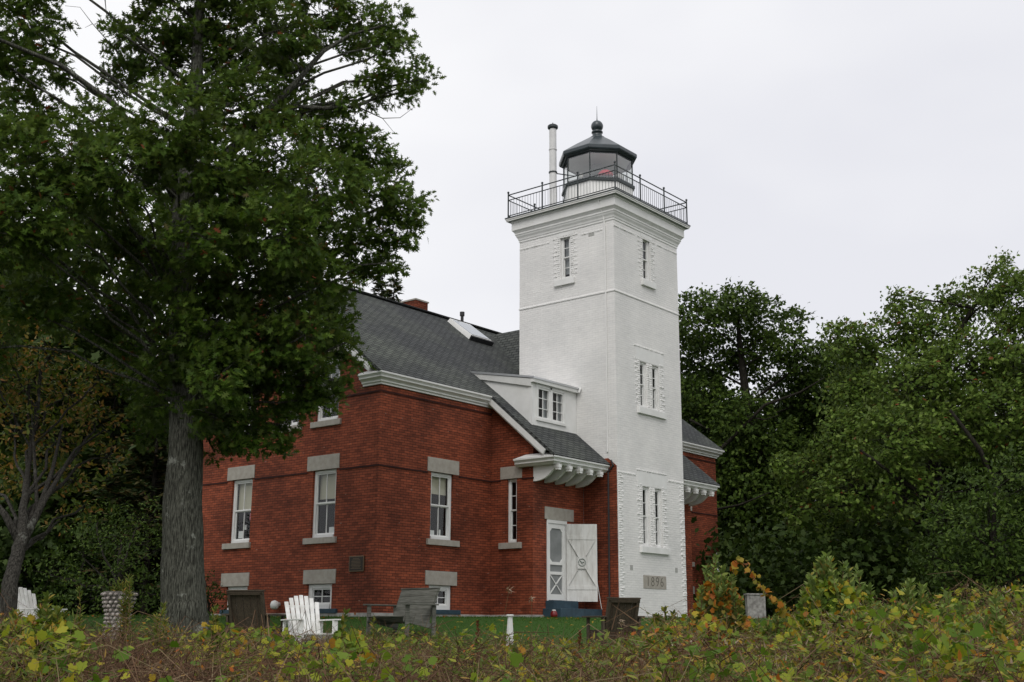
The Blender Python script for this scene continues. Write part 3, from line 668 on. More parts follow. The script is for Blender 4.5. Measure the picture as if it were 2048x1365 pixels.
# ------------------------------------------------------------------ tower
tower = empty('lighthouse_tower', (W/2, W/2, 0), 0, 'square white painted brick lighthouse tower with black lantern room on top', 'lighthouse')
ZT = 12.30
mb = MB()
H_f = [(1.31, 1.67, 2.09, 3.85), (1.99, 2.35, 2.09, 3.85), (1.31, 1.67, 6.24, 7.67), (2.0, 2.36, 6.24, 7.67), (1.62, 2.02, 10.33, 11.72)]
wall(mb, towF, 0, W, -.3, 9.66, [h for h in H_f if h[3] < 9]); wall(mb, towF, .0, W, 9.66, ZT, [h for h in H_f if h[3] > 9])
wall(mb, towL, 0, W, -.3, ZT, [(1.64, 2.02, 10.31, 11.72)]); wall(mb, towR, 0, W, -.3, ZT, [(1.64, 2.02, 10.31, 11.72)]); wall(mb, towB, 0, W, -.3, ZT)
mb.build('wall', M['whitebrick'], tower)
ROOMP = tower
def ring(mb, off, z0, z1, off1=None, base=0):
    o0 = off; o1 = off if off1 is None else off1
    a = [(-o0, -o0), (W+o0, -o0), (W+o0, W+o0), (-o0, W+o0)]; b = [(-o1, -o1), (W+o1, -o1), (W+o1, W+o1), (-o1, W+o1)]
    for i in range(4):
        j = (i+1) % 4; mb.poly([(*a[i], z0), (*a[j], z0), (*b[j], z1), (*b[i], z1)])
def prof_ring(mb, prof):
    for (o0, z0), (o1, z1) in zip(prof, prof[1:]): ring(mb, o0, z0, z1, o1)
mb = MB(); prof_ring(mb, [(0, 9.60), (.022, 9.605), (.022, 9.645), (0, 9.665)]); mb.build('string_course', M['roughwhite'], tower)
mb = MB(); prof_ring(mb, [(0, 11.86), (.02, 11.87), (.02, 11.93), (.035, 11.94), (.05, 12.00), (.085, 12.06), (.10, 12.11), (.115, 12.12), (.115, 12.17), (.15, 12.22), (.19, 12.26), (.19, 12.50), (.22, 12.52), (.22, 12.57)])
mb.build('cornice', M['trim'], tower)
mb = MB(); prof_ring(mb, [(.20, 12.565), (.31, 12.568)]); mb.build('deck_soffit', M['soffit'], tower)
mb = MB(); o = .34
prof_ring(mb, [(.30, 12.57), (o-.02, 12.57), (o-.02, 12.61), (o, 12.62), (o, 12.685)])
mb.poly([(-o, -o, 12.685), (W+o, -o, 12.685), (W+o, W+o, 12.685), (-o, W+o, 12.685)])
mb.build('gallery_deck', M['trim'], tower)
mb = MB(); prof_ring(mb, [(o+.005, 12.655), (o+.012, 12.655), (o+.012, 12.69), (o-.05, 12.692)]); mb.build('deck_edge_trim', M['iron'], tower)

def roughbrick(mb, fr, u0, dirn, z0, z1, lo=.07, hi=.24, rh=.0685, jag=True):
    z = z0; k = 0
    while z < z1-.03:
        ln_ = (hi if k % 2 else lo*1.7)*random.uniform(.8, 1.15); p = random.uniform(.010, .028)
        u = u0; n = 0
        while n < ln_:
            b = min(random.uniform(.06, .12), ln_-n+.02)
            a0, a1 = (u, u+dirn*b) if dirn > 0 else (u-b, u)
            pp = p*random.uniform(.5, 1.25)
            x = [fr(a0, -.005, z), fr(a1, -.005, z), fr(a1, -.005, z+rh*.86), fr(a0, -.005, z+rh*.86)]
            c = random.uniform(.012, .02)
            y = [fr(a0+c, pp, z+c), fr(a1-c, pp*random.uniform(.7, 1.2), z+c), fr(a1-c, pp, z+rh*.86-c), fr(a0+c, pp*random.uniform(.7, 1.2), z+rh*.86-c)]
            mb.hexa([x[0], x[1], y[1], y[0], x[3], x[2], y[2], y[3]])
            u += dirn*b; n += b
        z += rh; k += 1
def roughrow(mb, fr, u0, u1, z, n=None):
    u = u0
    while u < u1-.02:
        b = min(random.uniform(.08, .13), u1-u); p = random.uniform(.010, .028)
        mb.hexa([fr(u, -.005, z), fr(u+b*.94, -.005, z), fr(u+b*.85, p, z+.012), fr(u+b*.1, p, z+.012), fr(u, -.005, z+.06), fr(u+b*.94, -.005, z+.06), fr(u+b*.85, p, z+.048), fr(u+b*.1, p, z+.048)])
        u += b
mb = MB()
def surround(fr, a, b, z0, z1, zl, inner=None):
    roughbrick(mb, fr, a, -1, z0, z1); roughbrick(mb, fr, b, 1, z0, z1)
    roughrow(mb, fr, a-.28, b+.28, zl)
surround(towF, 1.27, 2.39, 2.10, 3.95, 4.30); roughbrick(mb, towF, 1.70, 1, 2.15, 3.85, .06, .10); roughbrick(mb, towF, 1.96, -1, 2.15, 3.85, .06, .10)
surround(towF, 1.27, 2.40, 6.26, 7.75, 8.10); roughbrick(mb, towF, 1.70, 1, 6.3, 7.65, .06, .10); roughbrick(mb, towF, 1.97, -1, 6.3, 7.65, .06, .10)
surround(towF, 1.60, 2.04, 10.35, 11.66, 11.66+.0); surround(towL, 1.62, 2.04, 10.35, 11.66, 11.66)
roughbrick(mb, towF, .02, 1, .22, 4.18, .09, .24); roughbrick(mb, towF, W-.02, -1, .22, 4.18, .09, .24)
roughrow(mb, towF, .02, .95, 4.20-.068); roughrow(mb, towF, 2.75, W, 4.20-.068)
roughrow(mb, towF, .0, 1.2, 11.66); roughrow(mb, towF, 2.45, W, 11.66); roughrow(mb, towL, .4, 1.2, 11.60); roughrow(mb, towL, 2.45, W, 11.60)
mb.build('rough_brick_quoins', M['roughwhite'], tower)
for (fr, a, b, c, d) in ((towF, 1.05, 2.67, 3.87, 4.29), (towF, 1.06, 2.66, 7.69, 8.09), (towF, 1.50, 2.16, 11.73, 11.84), (towL, 1.50, 2.16, 11.73, 11.84)):
    mb = MB(); mb.box(fr, a, b, -.03, .008, c, d); mb.build('window_lintel', M['trim'], tower)
TW = dict(cols=1, rt=2, rb=2, fw=.07, deep=.08, blind=0, stone='trim')
for a, b, c, d in H_f:
    low = d < 4
    window(tower, towF, a, b, c, d, **{**TW, 'blind': .95 if c < 9 else .5, 'bmat': 'curtain'}); addroom(towF, a, b, c, d)
for fr in (towL, towR):
    window(tower, fr, 1.64, 2.02, 10.31, 11.72, **{**TW, 'blind': .9, 'bmat': 'curtain'}); addroom(fr, 1.64, 2.02, 10.31, 11.72)
for fr, a, b, c, d in ((towF, 1.10, 2.66, 1.90, 2.09), (towF, 1.10, 2.67, 6.04, 6.24), (towF, 1.48, 2.24, 10.13, 10.33), (towL, 1.46, 2.24, 9.99, 10.31), (towR, 1.46, 2.24, 10.1, 10.31)):
    mb = MB(); mb.box(fr, a, b, -.1, .08, c if d-c < .25 else d-.2, d); mb.build('window_sill', M['trim'], tower, bevel=.008)
mb = MB(); mb.box(towF, 1.24, 2.48, -.02, .012, .88, 1.26); ds = mb.build('date_stone', M['stone'], tower, label='grey stone carved with the year 1896')
cu = bpy.data.curves.new('numerals', 'FONT'); cu.body = '1896'; cu.size = .40; cu.extrude = .002; cu.align_x = 'CENTER'; cu.align_y = 'CENTER'; cu.space_character = 1.25; cu.offset = -.006; cu.resolution_u = 4
tmp = bpy.data.objects.new('numerals', cu); COL.objects.link(tmp); bpy.context.view_layer.update()
me = bpy.data.meshes.new_from_object(tmp.evaluated_get(bpy.context.evaluated_depsgraph_get())); bpy.data.objects.remove(tmp); me.materials.clear(); me.materials.append(M['ledger'])
no_ = bpy.data.objects.new('numerals', me); COL.objects.link(no_); no_.parent = ds; no_.location = (1.86, -.0135, 1.07); no_.rotation_euler = (R(90), 0, 0)
mb = MB()
mb.box(towF, .56, .70, 0, .006, 1.38, 1.52); mb.box(towF, 3.02, 3.16, 0, .006, 1.40, 1.54); mb.box(towL, .72, .93, 0, .006, 11.50, 11.59)
mb.build('vent_plate', mottled('pale_grey_plate', (.42, .42, .40), (.34, .34, .32), 30, .8, .2), tower)
mb = MB(); mb.tube([towL(.40, .22, 12.56), towL(.38, .16, 12.30), towL(.33, .05, 12.02), towL(.31, .025, 11.7), towL(.30, .025, 9.3), towL(.315, .025, 6), towL(.33, .025, 4.75)], .022, 6)
mb.build('conduit', M['roughwhite'], tower)
mb = MB(); mb.tube([towL(.20, .03, 4.50), towL(.12, .04, 4.35), towL(.30, .04, 4.15), towL(.32, .04, .5)], .028, 6); mb.build('drain_pipe', M['darkpipe'], tower)
mb = MB(); mb.box(towF, -.02, W+.02, -.02, .03, -.5, .10); mb.box(towR, -.02, W, -.02, .03, -.5, .10); mb.build('foundation', M['found'], tower)

# railing
o = .27; z0 = 12.69
rail = MB()
for zz in (.08, .62, .80):
    r_ = .016 if zz < .7 else .019
    rail.tube([(-o, -o, z0+zz), (W+o, -o, z0+zz)], r_, 6); rail.tube([(W+o, -o, z0+zz), (W+o, W+o, z0+zz)], r_, 6); rail.tube([(W+o, W+o, z0+zz), (-o, W+o, z0+zz)], r_, 6); rail.tube([(-o, W+o, z0+zz), (-o, -o, z0+zz)], r_, 6)
SZ = W+2*o; cs = [(-o, -o), (W+o, -o), (W+o, W+o), (-o, W+o)]
posts = []
for i in range(4):
    a = Vector(cs[i]); b = Vector(cs[(i+1) % 4])
    for k in range(36):
        if k % 12 == 0: posts.append(a.lerp(b, k/36)); continue
        p = a.lerp(b, k/36); rail.tube([(p.x, p.y, z0+.08), (p.x, p.y, z0+.62)], .0075, 4)
ro = rail.build('railing', M['iron'], tower)
for p in posts:
    mb = MB(); mb.tube([(p.x, p.y, z0-.02), (p.x, p.y, z0+.86)], .024, 8); mb.lathe((p.x, p.y, z0+.85), [(.001, 0), (.03, .01), (.04, .035), (.03, .065), (.001, .08)], 8); mb.lathe((p.x, p.y, z0-.01), [(.05, 0), (.05, .02), (.025, .05)], 8)
    mb.build('railing_post', M['iron'], ro)

# lantern room
C0 = (W/2, W/2, 0); O8 = R(22.5)
lb = MB(); lb.lathe(C0, [(1.17, 12.68), (1.17, 13.72)], 8, rot=O8); lan = lb.build('lantern_room', M['trim'], tower)
mb = MB(); mb.lathe(C0, [(1.19, 13.70), (1.24, 13.72), (1.24, 13.80), (1.17, 13.83)], 8, rot=O8); mb.build('lantern_sill', M['iron'], lan)
pts8 = [(W/2+math.cos(O8+k*math.pi/4), W/2+math.sin(O8+k*math.pi/4)) for k in range(8)]
def c8(k, r): t = O8+k*math.pi/4; return (W/2+r*math.cos(t), W/2+r*math.sin(t))
for k in range(8):
    a = c8(k, 1.15); b = c8(k+1, 1.15)
    mb = MB(); mb.poly([(*a, 13.81), (*b, 13.81), (*b, 14.72), (*a, 14.72)]); mb.build('lantern_pane', M['lglass'], lan)
mb = MB()
for k in range(8): a = c8(k, 1.16); mb.tube([(*a, 13.8), (*a, 14.72)], .022, 6)
for k in range(8):
    a = c8(k, 1.13); b = c8(k+1, 1.13); mb.beam((*a, 13.86), (*b, 13.86), .03, .05); mb.beam((*a, 14.70), (*b, 14.70), .04, .06)
mb.build('glazing_bars', M['iron'], lan)
mb = MB(); mb.lathe(C0, [(1.12, 14.74), (1.20, 14.72), (1.235, 14.76), (1.30, 14.76), (1.325, 14.80), (1.325, 14.90), (1.29, 14.935), (.80, 15.28), (.28, 15.62), (.22, 15.66)], 8, rot=O8); mb.build('lantern_roof', M['ironroof'], lan)
mb = MB(); mb.lathe(C0, [(1.10, 14.70), (1.11, 14.71)], 8, rot=O8); mb.build('lantern_ceiling', M['trim'], lan)
mb = MB(); mb.lathe(C0, [(.26, 15.58), (.26, 15.64), (.17, 15.70), (.15, 15.80), (.19, 15.82), (.19, 15.86), (.14, 15.88), (.14, 15.90)] + [(.205*math.sin(t), 16.06-.205*math.cos(t)) for t in [R(a) for a in range(45, 180, 12)]] + [(.012, 16.27)], 24); mb.tube([(W/2, W/2, 16.25), (W/2, W/2, 16.36), (W/2, W/2, 16.80)], [.022, .014, .004], 6)
mb.build('ball_finial', M['ironroof'], lan, smooth=True)
mb = MB(); mb.lathe((W/2, W/2, 13.98), [(.16, -.2), (.16, .10), (.24, .14), (.30, .25), (.32, .42), (.29, .56), (.20, .68), (.06, .72)], 20); mb.build('lens', mottled('lens_glass', (.16, .20, .18), (.06, .08, .07), 6, .12, .3, .02, stretch=(1, 1, 14), spec=.9), lan, smooth=True)
mb = MB(); mb.lathe((W/2-.42, W/2-.60, 13.96), [(.02, 0), (.24, .02), (.25, .12), (.15, .22), (.02, .26)], 14); mb.build('red_cover', mat('red_cloth', (.62, .03, .06), .7), lan, smooth=True)
mb = MB(); mb.lathe((W/2-.80, W/2+.1, 13.96), [(.02, 0), (.07, .01), (.07, .16), (.02, .2)], 10); mb.lathe((W/2+.15, W/2-.75, 13.94), [(.02, 0), (.15, .02), (.17, .18), (.10, .28), (.02, .3)], 10); mb.build('white_lamp', M['paper'], lan, smooth=True)
mb = MB(); a = c8(3, 1.2); b = c8(3, 1.42); mb.beam((*b, 12.70), (*a, 13.75), .03, .03); mb.build('brace', M['iron'], lan)
# white stack pipe on the gallery
PX_, PY_ = .42, 2.62
mb = MB(); mb.tube([(PX_, PY_, 12.60), (PX_, PY_, 15.72)], .118, 20); sp = mb.build('stack_pipe', M['pipe'], tower)
mb = MB(); mb.lathe((PX_, PY_, 15.68), [(.12, 0), (.16, .03), (.172, .05), (.172, .12), (.14, .15), (.02, .20), (.015, .24)], 20); mb.build('stack_cap', M['iron'], sp)
mb = MB(); mb.lathe((PX_, PY_, 14.15), [(.14, 0), (.14, .04)], 20); mb.beam((PX_+.1, PY_-.02, 14.17), (1.1, 2.25, 14.17), .02, .03); mb.build('stack_strap', M['iron'], sp)
mb = MB(); mb.lathe((PX_, PY_, 14.95), [(.134, 0), (.134, .03)], 20); mb.build('stack_seam', M['pipe'], sp)

#@@PART2
# ------------------------------------------------------------------ vegetation tools
SH = {
 'oak': [(0, -.12), (.05, .10), (.30, .10), (.09, .30), (.46, .44), (.11, .52), (.34, .80), (.10, .74), (0, 1.05), (-.10, .74), (-.34, .80), (-.11, .52), (-.46, .44), (-.09, .30), (-.30, .10), (-.05, .10)],
 'ovate': [(0, 0), (.20, .22), (.24, .50), (.12, .80), (0, 1), (-.12, .80), (-.24, .50), (-.20, .22)],
 'lobed': [(0, 0), (.22, .12), (.20, .34), (.36, .52), (.14, .68), (0, 1), (-.14, .68), (-.36, .52), (-.20, .34), (-.22, .12)],
 'vine': [(0, .06), (.22, -.08), (.46, .08), (.42, .24), (.56, .42), (.36, .56), (.30, .78), (.12, .78), (0, 1), (-.12, .78), (-.30, .78), (-.36, .56), (-.56, .42), (-.42, .24), (-.46, .08), (-.22, -.08)],
 'blade': [(-.5, 0), (.5, 0), (.32, .55), (0, 1), (-.18, .55)],
 'needle': [(-.10, 0), (.10, 0), (.02, 1)],
}
def unit(a): return a/np.maximum(np.linalg.norm(a, axis=-1, keepdims=True), 1e-9)
def leaf_mesh(name, mat_, parent, P, D, size, shape='oak', width=1.0, fold=.25, label=None, nrm=None, curl=.15):
    """one face per leaf: P base points, D direction of the midrib, normals random but leaning to the sky"""
    P = np.asarray(P, float); D = unit(np.asarray(D, float)); n = len(P); sh = np.array(SH[shape]); K = len(sh)
    if nrm is None: nrm = unit(rng.normal(0, .55, (n, 3))+np.array([0, 0, .8]))
    T = unit(np.cross(D, nrm)); Nn = unit(np.cross(T, D)); size = np.broadcast_to(np.asarray(size, float), (n,))[:, None, None]
    x = sh[:, 0]*width; y = sh[:, 1]
    zf = np.abs(x)*fold
    if shape == 'blade': curl = 0
    cv = (rng.uniform(-.1, 1, (n, 1))*curl*y[None, :]**2)
    V = P[:, None, :] + size*(T[:, None, :]*x[None, :, None] + D[:, None, :]*y[None, :, None] + Nn[:, None, :]*(zf[None, :]-cv)[..., None])
    V = V.reshape(-1, 3)
    me = bpy.data.meshes.new(name); me.vertices.add(n*K); me.vertices.foreach_set('co', V.astype(np.float32).ravel())
    me.loops.add(n*K); me.loops.foreach_set('vertex_index', np.arange(n*K, dtype=np.int32))
    me.polygons.add(n); me.polygons.foreach_set('loop_start', np.arange(0, n*K, K, dtype=np.int32)); me.polygons.foreach_set('loop_total', np.full(n, K, np.int32))
    me.update(calc_edges=True); me.materials.append(mat_)
    o = bpy.data.objects.new(name, me); COL.objects.link(o)
    if parent is not None: o.parent = parent; o.matrix_parent_inverse = parent_inv(parent)
    if label: o['label'] = label
    return o
def sph(n):
    return unit(rng.normal(size=(n, 3)))
def bez(a, b, sag=.15, k=6, wob=.06):
    a = np.array(a, float); b = np.array(b, float); L_ = np.linalg.norm(b-a); t = np.linspace(0, 1, k)[:, None]
    mid = (a+b)/2+np.array([0, 0, sag*L_])+rng.normal(0, wob*L_, 3)
    p = (1-t)**2*a+2*t*(1-t)*mid+t**2*b
    p[1:-1] += rng.normal(0, wob*.25*L_, (k-2, 3)); return p
WIND = unit(np.array([Rv[0]*.8, Rv[1]*.8, .1]))
def clumps(lobes, dens, per, rad, lsize, wind=.35, flat=.9, droop=.15):
    """lobes: (x,y,z,r). returns twig tips + leaf arrays"""
    P = []; D = []; tips = []; N_ = []
    for c in lobes:
        c = np.array(c, float); r = c[3]; n = max(3, int(dens*r*r*random.uniform(.85, 1.15)))
        q = sph(n)*np.cbrt(rng.uniform(.12, 1, (n, 1)))*r; q[:, 2] *= flat
        tp = c[:3]+q; tips.append((c[:3], tp))
        od = unit(q*.7/r+rng.normal(0, .45, (n, 3))+np.array([0, 0, .15]))
        m = per
        N_.append(np.repeat(unit(unit(q)*.75+np.array([0, 0, .85])), m, 0))
        d = unit(od[:, None, :]+rng.normal(0, .75, (n, m, 3))+WIND*wind+np.array([0, 0, -droop]))
        p = tp[:, None, :]+rng.normal(0, rad, (n, m, 3))*np.array([1, 1, .55])+d*rad*.3
        P.append(p.reshape(-1, 3)); D.append(d.reshape(-1, 3))
    P = np.concatenate(P); D = np.concatenate(D)
    N_ = unit(np.concatenate(N_)+rng.normal(0, .38, P.shape)); return P, D, lsize*rng.uniform(.6, 1.2, len(P)), tips, N_
def px_lobes(lst, jd=.4):
    o = []
    for q in lst:
        px, py, d, r = q[:4]; p = at(d+random.uniform(-jd, jd), px, py); o.append((*p, r*d/FPX*1.03))
    return o
def tree(name, label, cat, base, trunk, lobes, leafm, barkm, dens=70, per=11, rad=.13, lsize=.15, shape='oak', group=None, limb_r=.09, twigs=.3, extra_limbs=(), flat=.9, wind=.35, tw_r=.007, fork=.35):
    root = empty(name, (base[0], base[1], base[2]), 0, label, cat, group)
    mb = MB(); pts = [np.array(p[:3], float) for p in trunk]; rr = [p[3] for p in trunk]
    # densify trunk
    P2 = []; R_ = []
    for i in range(len(pts)-1):
        for k in range(4):
            t = k/4; P2.append(pts[i]*(1-t)+pts[i+1]*t+rng.normal(0, .012, 3)); R_.append(rr[i]*(1-t)+rr[i+1]*t)
    P2.append(pts[-1]); R_.append(rr[-1])
    mb.tube(P2, R_, 16)
    TP = np.array(P2); TR = np.array(R_)
    for c in lobes:
        cc = np.array(c[:3]); hd = np.linalg.norm(TP[:, :2]-cc[:2], axis=1); zt = max(TP[0, 2]+(TP[-1, 2]-TP[0, 2])*.30, cc[2]-.55*hd.mean())
        k = int(np.argmin(np.abs(TP[:, 2]-zt)+hd*.05)); a = TP[k]; L_ = np.linalg.norm(cc-a)
        if L_ < .3: continue
        r0 = min(TR[k]*.55, limb_r*(.5+L_*.18)); b = bez(a, cc, .06, 7, .05); mb.tube(b, np.linspace(r0, .018, 7), 6, cap=False)
    for e in extra_limbs:
        mb.tube([p[:3] for p in e], [p[3] for p in e], 7)
    P, D, sz, tips, NN = clumps(lobes, dens, per, rad, lsize, wind, flat)
    for c, tp in tips:
        sel = tp[rng.random(len(tp)) < twigs]
        for t in sel:
            a = c+(t-c)*.15; mb.tube(bez(a, t, .05, 4, .08), [tw_r*2, tw_r*1.6, tw_r*1.2, tw_r*.7], 3, cap=False)
    mb.build('trunk', barkm, root, smooth=True)
    leaf_mesh('crown', leafm, root, P, D, sz, shape, nrm=NN)
    return root
def T(lst): return [(*at(d, px, py), r) for px, py, d, r in lst]

# ---- big oak by the gable
ol = [(640, 30, 24, 72), (720, 40, 24.5, 58), (785, 50, 24, 42), (800, 85, 24.2, 24), (560, 60, 23, 85), (480, 60, 25, 95), (700, 85, 24, 36), (760, 92, 24, 32),
 (730, 188, 24, 42), (795, 178, 24.3, 42), (845, 158, 24, 26), (835, 130, 24.2, 18), (690, 205, 24, 26), (755, 150, 24, 24),
 (560, 150, 25, 70), (610, 250, 24, 58), (640, 210, 24.5, 30), (560, 300, 22.5, 92), (670, 290, 24, 66), (735, 300, 24.5, 55), (640, 380, 22, 90), (735, 395, 23, 75), (805, 405, 23.5, 42), (845, 400, 23.6, 16), (795, 465, 24, 45), (730, 495, 24, 60), (650, 480, 23, 72), (750, 548, 24, 24), (790, 350, 24, 26), (790, 525, 24, 22), (690, 545, 24, 34),
 (560, 470, 22, 90), (480, 560, 22, 90), (560, 600, 23, 80), (640, 590, 23.5, 46), (610, 670, 22.5, 74), (665, 690, 23, 42), (700, 682, 23, 16), (540, 700, 22.5, 82), (610, 770, 23, 58), (670, 760, 23.3, 30), (500, 800, 23.5, 72), (560, 850, 23.5, 40), (460, 865, 24, 50), (430, 800, 25, 50), (580, 885, 23.6, 16), (430, 905, 24, 18), (500, 895, 24, 20),
 (420, 330, 21.5, 100), (330, 250, 22, 105), (250, 345, 22, 95), (150, 320, 22, 95), (50, 330, 22.5, 100), (90, 425, 22, 95), (210, 440, 23.5, 70), (30, 470, 22, 80), (330, 500, 25, 80), (420, 480, 22, 90), (120, 560, 24, 70), (40, 610, 24, 62), (250, 590, 25, 60), (320, 630, 25.5, 60), (420, 660, 21.8, 85), (440, 750, 22, 70), (300, 780, 26, 58), (300, 860, 26, 38), (200, 640, 24.5, 48), (120, 640, 25, 40), (-40, 700, 24, 50), (190, 250, 23.5, 50), (470, 390, 22.5, 60), (600, 430, 22.8, 60),
 (60, 50, 24, 72), (20, 150, 24, 70), (90, 140, 25, 44), (70, 240, 25, 50), (290, 90, 24, 78), (240, 160, 25, 40), (400, 130, 24, 100), (350, 30, 24, 70), (230, 60, 24, 24), (580, 760, 23.2, 70), (500, 870, 23.5, 42), (660, 640, 23.2, 50), (700, 720, 23.2, 26), (640, 810, 23.3, 34), (560, 905, 23.6, 16), (480, 690, 22.6, 70), (350, 700, 23.5, 60), (330, 810, 24.6, 50), (380, 590, 22.2, 80), (430, 830, 23, 50), (280, 530, 24, 60), (250, 680, 25, 50), (660, 560, 22.8, 50), (600, 520, 22.6, 60), (480, 200, 23, 90), (-60, 250, 23, 100), (-80, 430, 23, 100), (-80, 90, 24, 90), (470, -40, 24, 90), (620, -50, 24, 80), (-60, -60, 24, 80), (60, -70, 24, 80), (300, -60, 24, 80), (400, 420, 26.5, 90), (520, 400, 26.5, 80), (350, 330, 27, 80), (150, 440, 26.5, 60), (560, 540, 26, 60), (250, -180, 24, 110), (420, -170, 24, 110), (100, -190, 24, 90), (560, -150, 24, 90)]
base = at(24, 368, 1262); base[2] = gz(base[0], base[1])
trk = [(*(base+np.array([0, 0, -.2])), .56), (*at(24, 368, 1252), .47)] + T([(367, 1200, 24, .43), (366, 1100, 24, .40), (367, 1000, 24, .375), (372, 900, 24, .335), (372, 800, 24, .315), (368, 700, 24, .29), (365, 600, 24, .26), (362, 480, 24, .23), (370, 340, 24, .19), (390, 180, 24, .14), (400, 0, 24, .10), (410, -150, 24, .05)])
exl = [T([(362, 420, 24, .10), (300, 300, 23.7, .075), (232, 212, 23.4, .065), (120, 130, 23, .05), (0, 80, 22.8, .035), (-60, 60, 22.8, .03)]),
       T([(372, 420, 24, .11), (480, 280, 23.6, .085), (590, 168, 23.2, .065), (622, 130, 23.2, .055), (648, 102, 23.3, .045), (700, 70, 23.6, .032), (770, 50, 23.8, .016)]),
       T([(648, 102, 23.3, .035), (640, 80, 23.4, .022), (600, 30, 23.6, .012)]), T([(610, 145, 23.2, .04), (560, 100, 23.4, .02), (520, 60, 23.6, .01)]),
       T([(368, 470, 24, .11), (470, 300, 23.7, .08), (590, 213, 23.4, .055), (650, 217, 23.4, .045), (710, 214, 23.6, .034), (745, 200, 23.8, .026), (800, 185, 24, .014), (850, 160, 24, .007)]),
       T([(715, 214, 23.6, .018), (765, 237, 23.7, .010), (800, 236, 23.8, .007), (828, 215, 23.9, .004)]), T([(765, 237, 23.7, .007), (790, 268, 23.7, .003)]),
       T([(240, 110, 24, .014), (185, 48, 24, .008), (160, 15, 24, .005), (130, 12, 24, .004)]), T([(185, 48, 24, .006), (170, 56, 24, .003)]), T([(210, 0, 24, .012), (213, 30, 24, .005)])]
oak = tree('oak_tree', 'massive oak with thick lichen spotted trunk spreading in front of the brick gable', 'tree', base, trk, px_lobes(ol, .7), M['leaf_oak'], M['bark'], dens=112, per=16, rad=.10, lsize=.155, extra_limbs=exl, limb_r=.030, twigs=.22, tw_r=.005)

# ---- small autumn tree at the far left
tl = [(-20, 760, 26, 70), (60, 770, 26, 62), (140, 790, 26.5, 60), (30, 860, 26, 55), (110, 880, 26, 55), (190, 850, 26.3, 45), (215, 915, 26, 36), (60, 950, 26, 45), (150, 960, 26, 40), (0, 680, 26, 55), (100, 710, 26.5, 50), (-30, 950, 26, 50), (200, 760, 26.5, 40), (120, 1040, 26, 22), (170, 1010, 26, 22)]
base = at(22, 22, 1262); base[2] = gz(base[0], base[1])
tree('small_tree', 'small bare stemmed tree turning orange at the left edge', 'tree', base, [(*base, .165)] + T([(18, 1200, 22, .14), (24, 1140, 22.2, .12), (42, 1080, 22.6, .11), (46, 1020, 23, .07), (58, 920, 24.5, .045), (75, 820, 25.5, .03), (80, 740, 26, .02)]), px_lobes(tl, .8), M['leaf_a'], M['bark2'], dens=125, per=9, rad=.13, lsize=.12, shape='ovate', limb_r=.035, twigs=.75, tw_r=.006,
     extra_limbs=[T([(40, 1085, 22.6, .09), (10, 1030, 22.8, .06), (-30, 980, 23, .04)]), T([(40, 1085, 22.6, .10), (75, 1030, 23, .06), (105, 940, 24, .04), (125, 850, 25, .02)]), T([(42, 1090, 22.6, .10), (90, 1000, 23.2, .05), (150, 900, 24.8, .03), (210, 860, 25.5, .014)]), T([(75, 1030, 23, .04), (68, 900, 24.5, .03), (62, 800, 25.5, .012)])])

# ---- trees right of the tower
r1 = [(1395, 640, 55, 62), (1440, 610, 54, 40), (1480, 610, 55, 42), (1520, 640, 55, 50), (1585, 645, 55, 28), (1570, 690, 55, 40), (1430, 710, 56, 58), (1510, 720, 56, 50), (1600, 735, 55, 42), (1640, 705, 55, 26), (1400, 800, 55, 55), (1480, 840, 54, 62), (1560, 800, 55, 60), (1640, 790, 56, 60), (1450, 930, 54, 62), (1540, 900, 55, 66), (1620, 880, 55, 60), (1500, 1000, 54, 70), (1600, 990, 54, 70), (1470, 1090, 54, 62), (1560, 1090, 54, 70), (1640, 1090, 54, 70), (1480, 1170, 53, 52), (1570, 1180, 53, 60), (1650, 1180, 53, 60), (1340, 700, 57, 60), (1330, 860, 58, 70)]
base = at(55, 1530, 1262); base[2] = gz(base[0], base[1])
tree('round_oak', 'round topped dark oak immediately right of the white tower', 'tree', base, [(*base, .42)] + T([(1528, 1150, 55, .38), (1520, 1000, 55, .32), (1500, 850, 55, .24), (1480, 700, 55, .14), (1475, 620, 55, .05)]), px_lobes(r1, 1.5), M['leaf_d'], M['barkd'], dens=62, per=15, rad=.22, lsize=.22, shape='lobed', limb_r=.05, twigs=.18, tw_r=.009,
     extra_limbs=[T([(1400, 960, 53, .10), (1440, 900, 52.5, .09), (1530, 810, 52, .07), (1600, 785, 52, .05), (1650, 755, 52, .02)]), T([(1470, 830, 52.5, .05), (1530, 840, 52, .03), (1560, 830, 52, .012)]), T([(1430, 1020, 52, .06), (1480, 1010, 51.6, .05), (1540, 985, 51.3, .02)]), T([(1380, 840, 54, .06), (1420, 860, 53.5, .04)])])
r2 = [(1700, 690, 48, 48), (1665, 660, 48, 20), (1765, 680, 48, 50), (1815, 640, 48, 44), (1808, 600, 48, 26), (1790, 590, 48, 12), (1835, 605, 48, 14), (1870, 670, 48, 56), (1920, 620, 47, 46), (1900, 590, 48, 20), (1980, 580, 47, 46), (1995, 540, 47, 22), (2000, 518, 47, 12), (2050, 600, 47, 60), (2045, 560, 47, 20), (2110, 600, 47, 60), (1720, 790, 46, 68), (1820, 770, 45, 78), (1930, 740, 45, 80), (2030, 710, 45, 88), (1690, 880, 46, 62), (1790, 880, 44, 76), (1900, 860, 44, 76), (2010, 840, 44, 90), (1620, 950, 45, 52), (1700, 980, 44, 62), (1800, 980, 43, 66), (2100, 760, 45, 90), (2120, 900, 45, 90), (1660, 1060, 47, 55), (1760, 1080, 46, 62), (1590, 1020, 46, 30), (1700, 1150, 47, 60), (1800, 1160, 46, 70), (1560, 930, 46, 24)]
base = at(47, 1880, 1262); base[2] = gz(base[0], base[1])
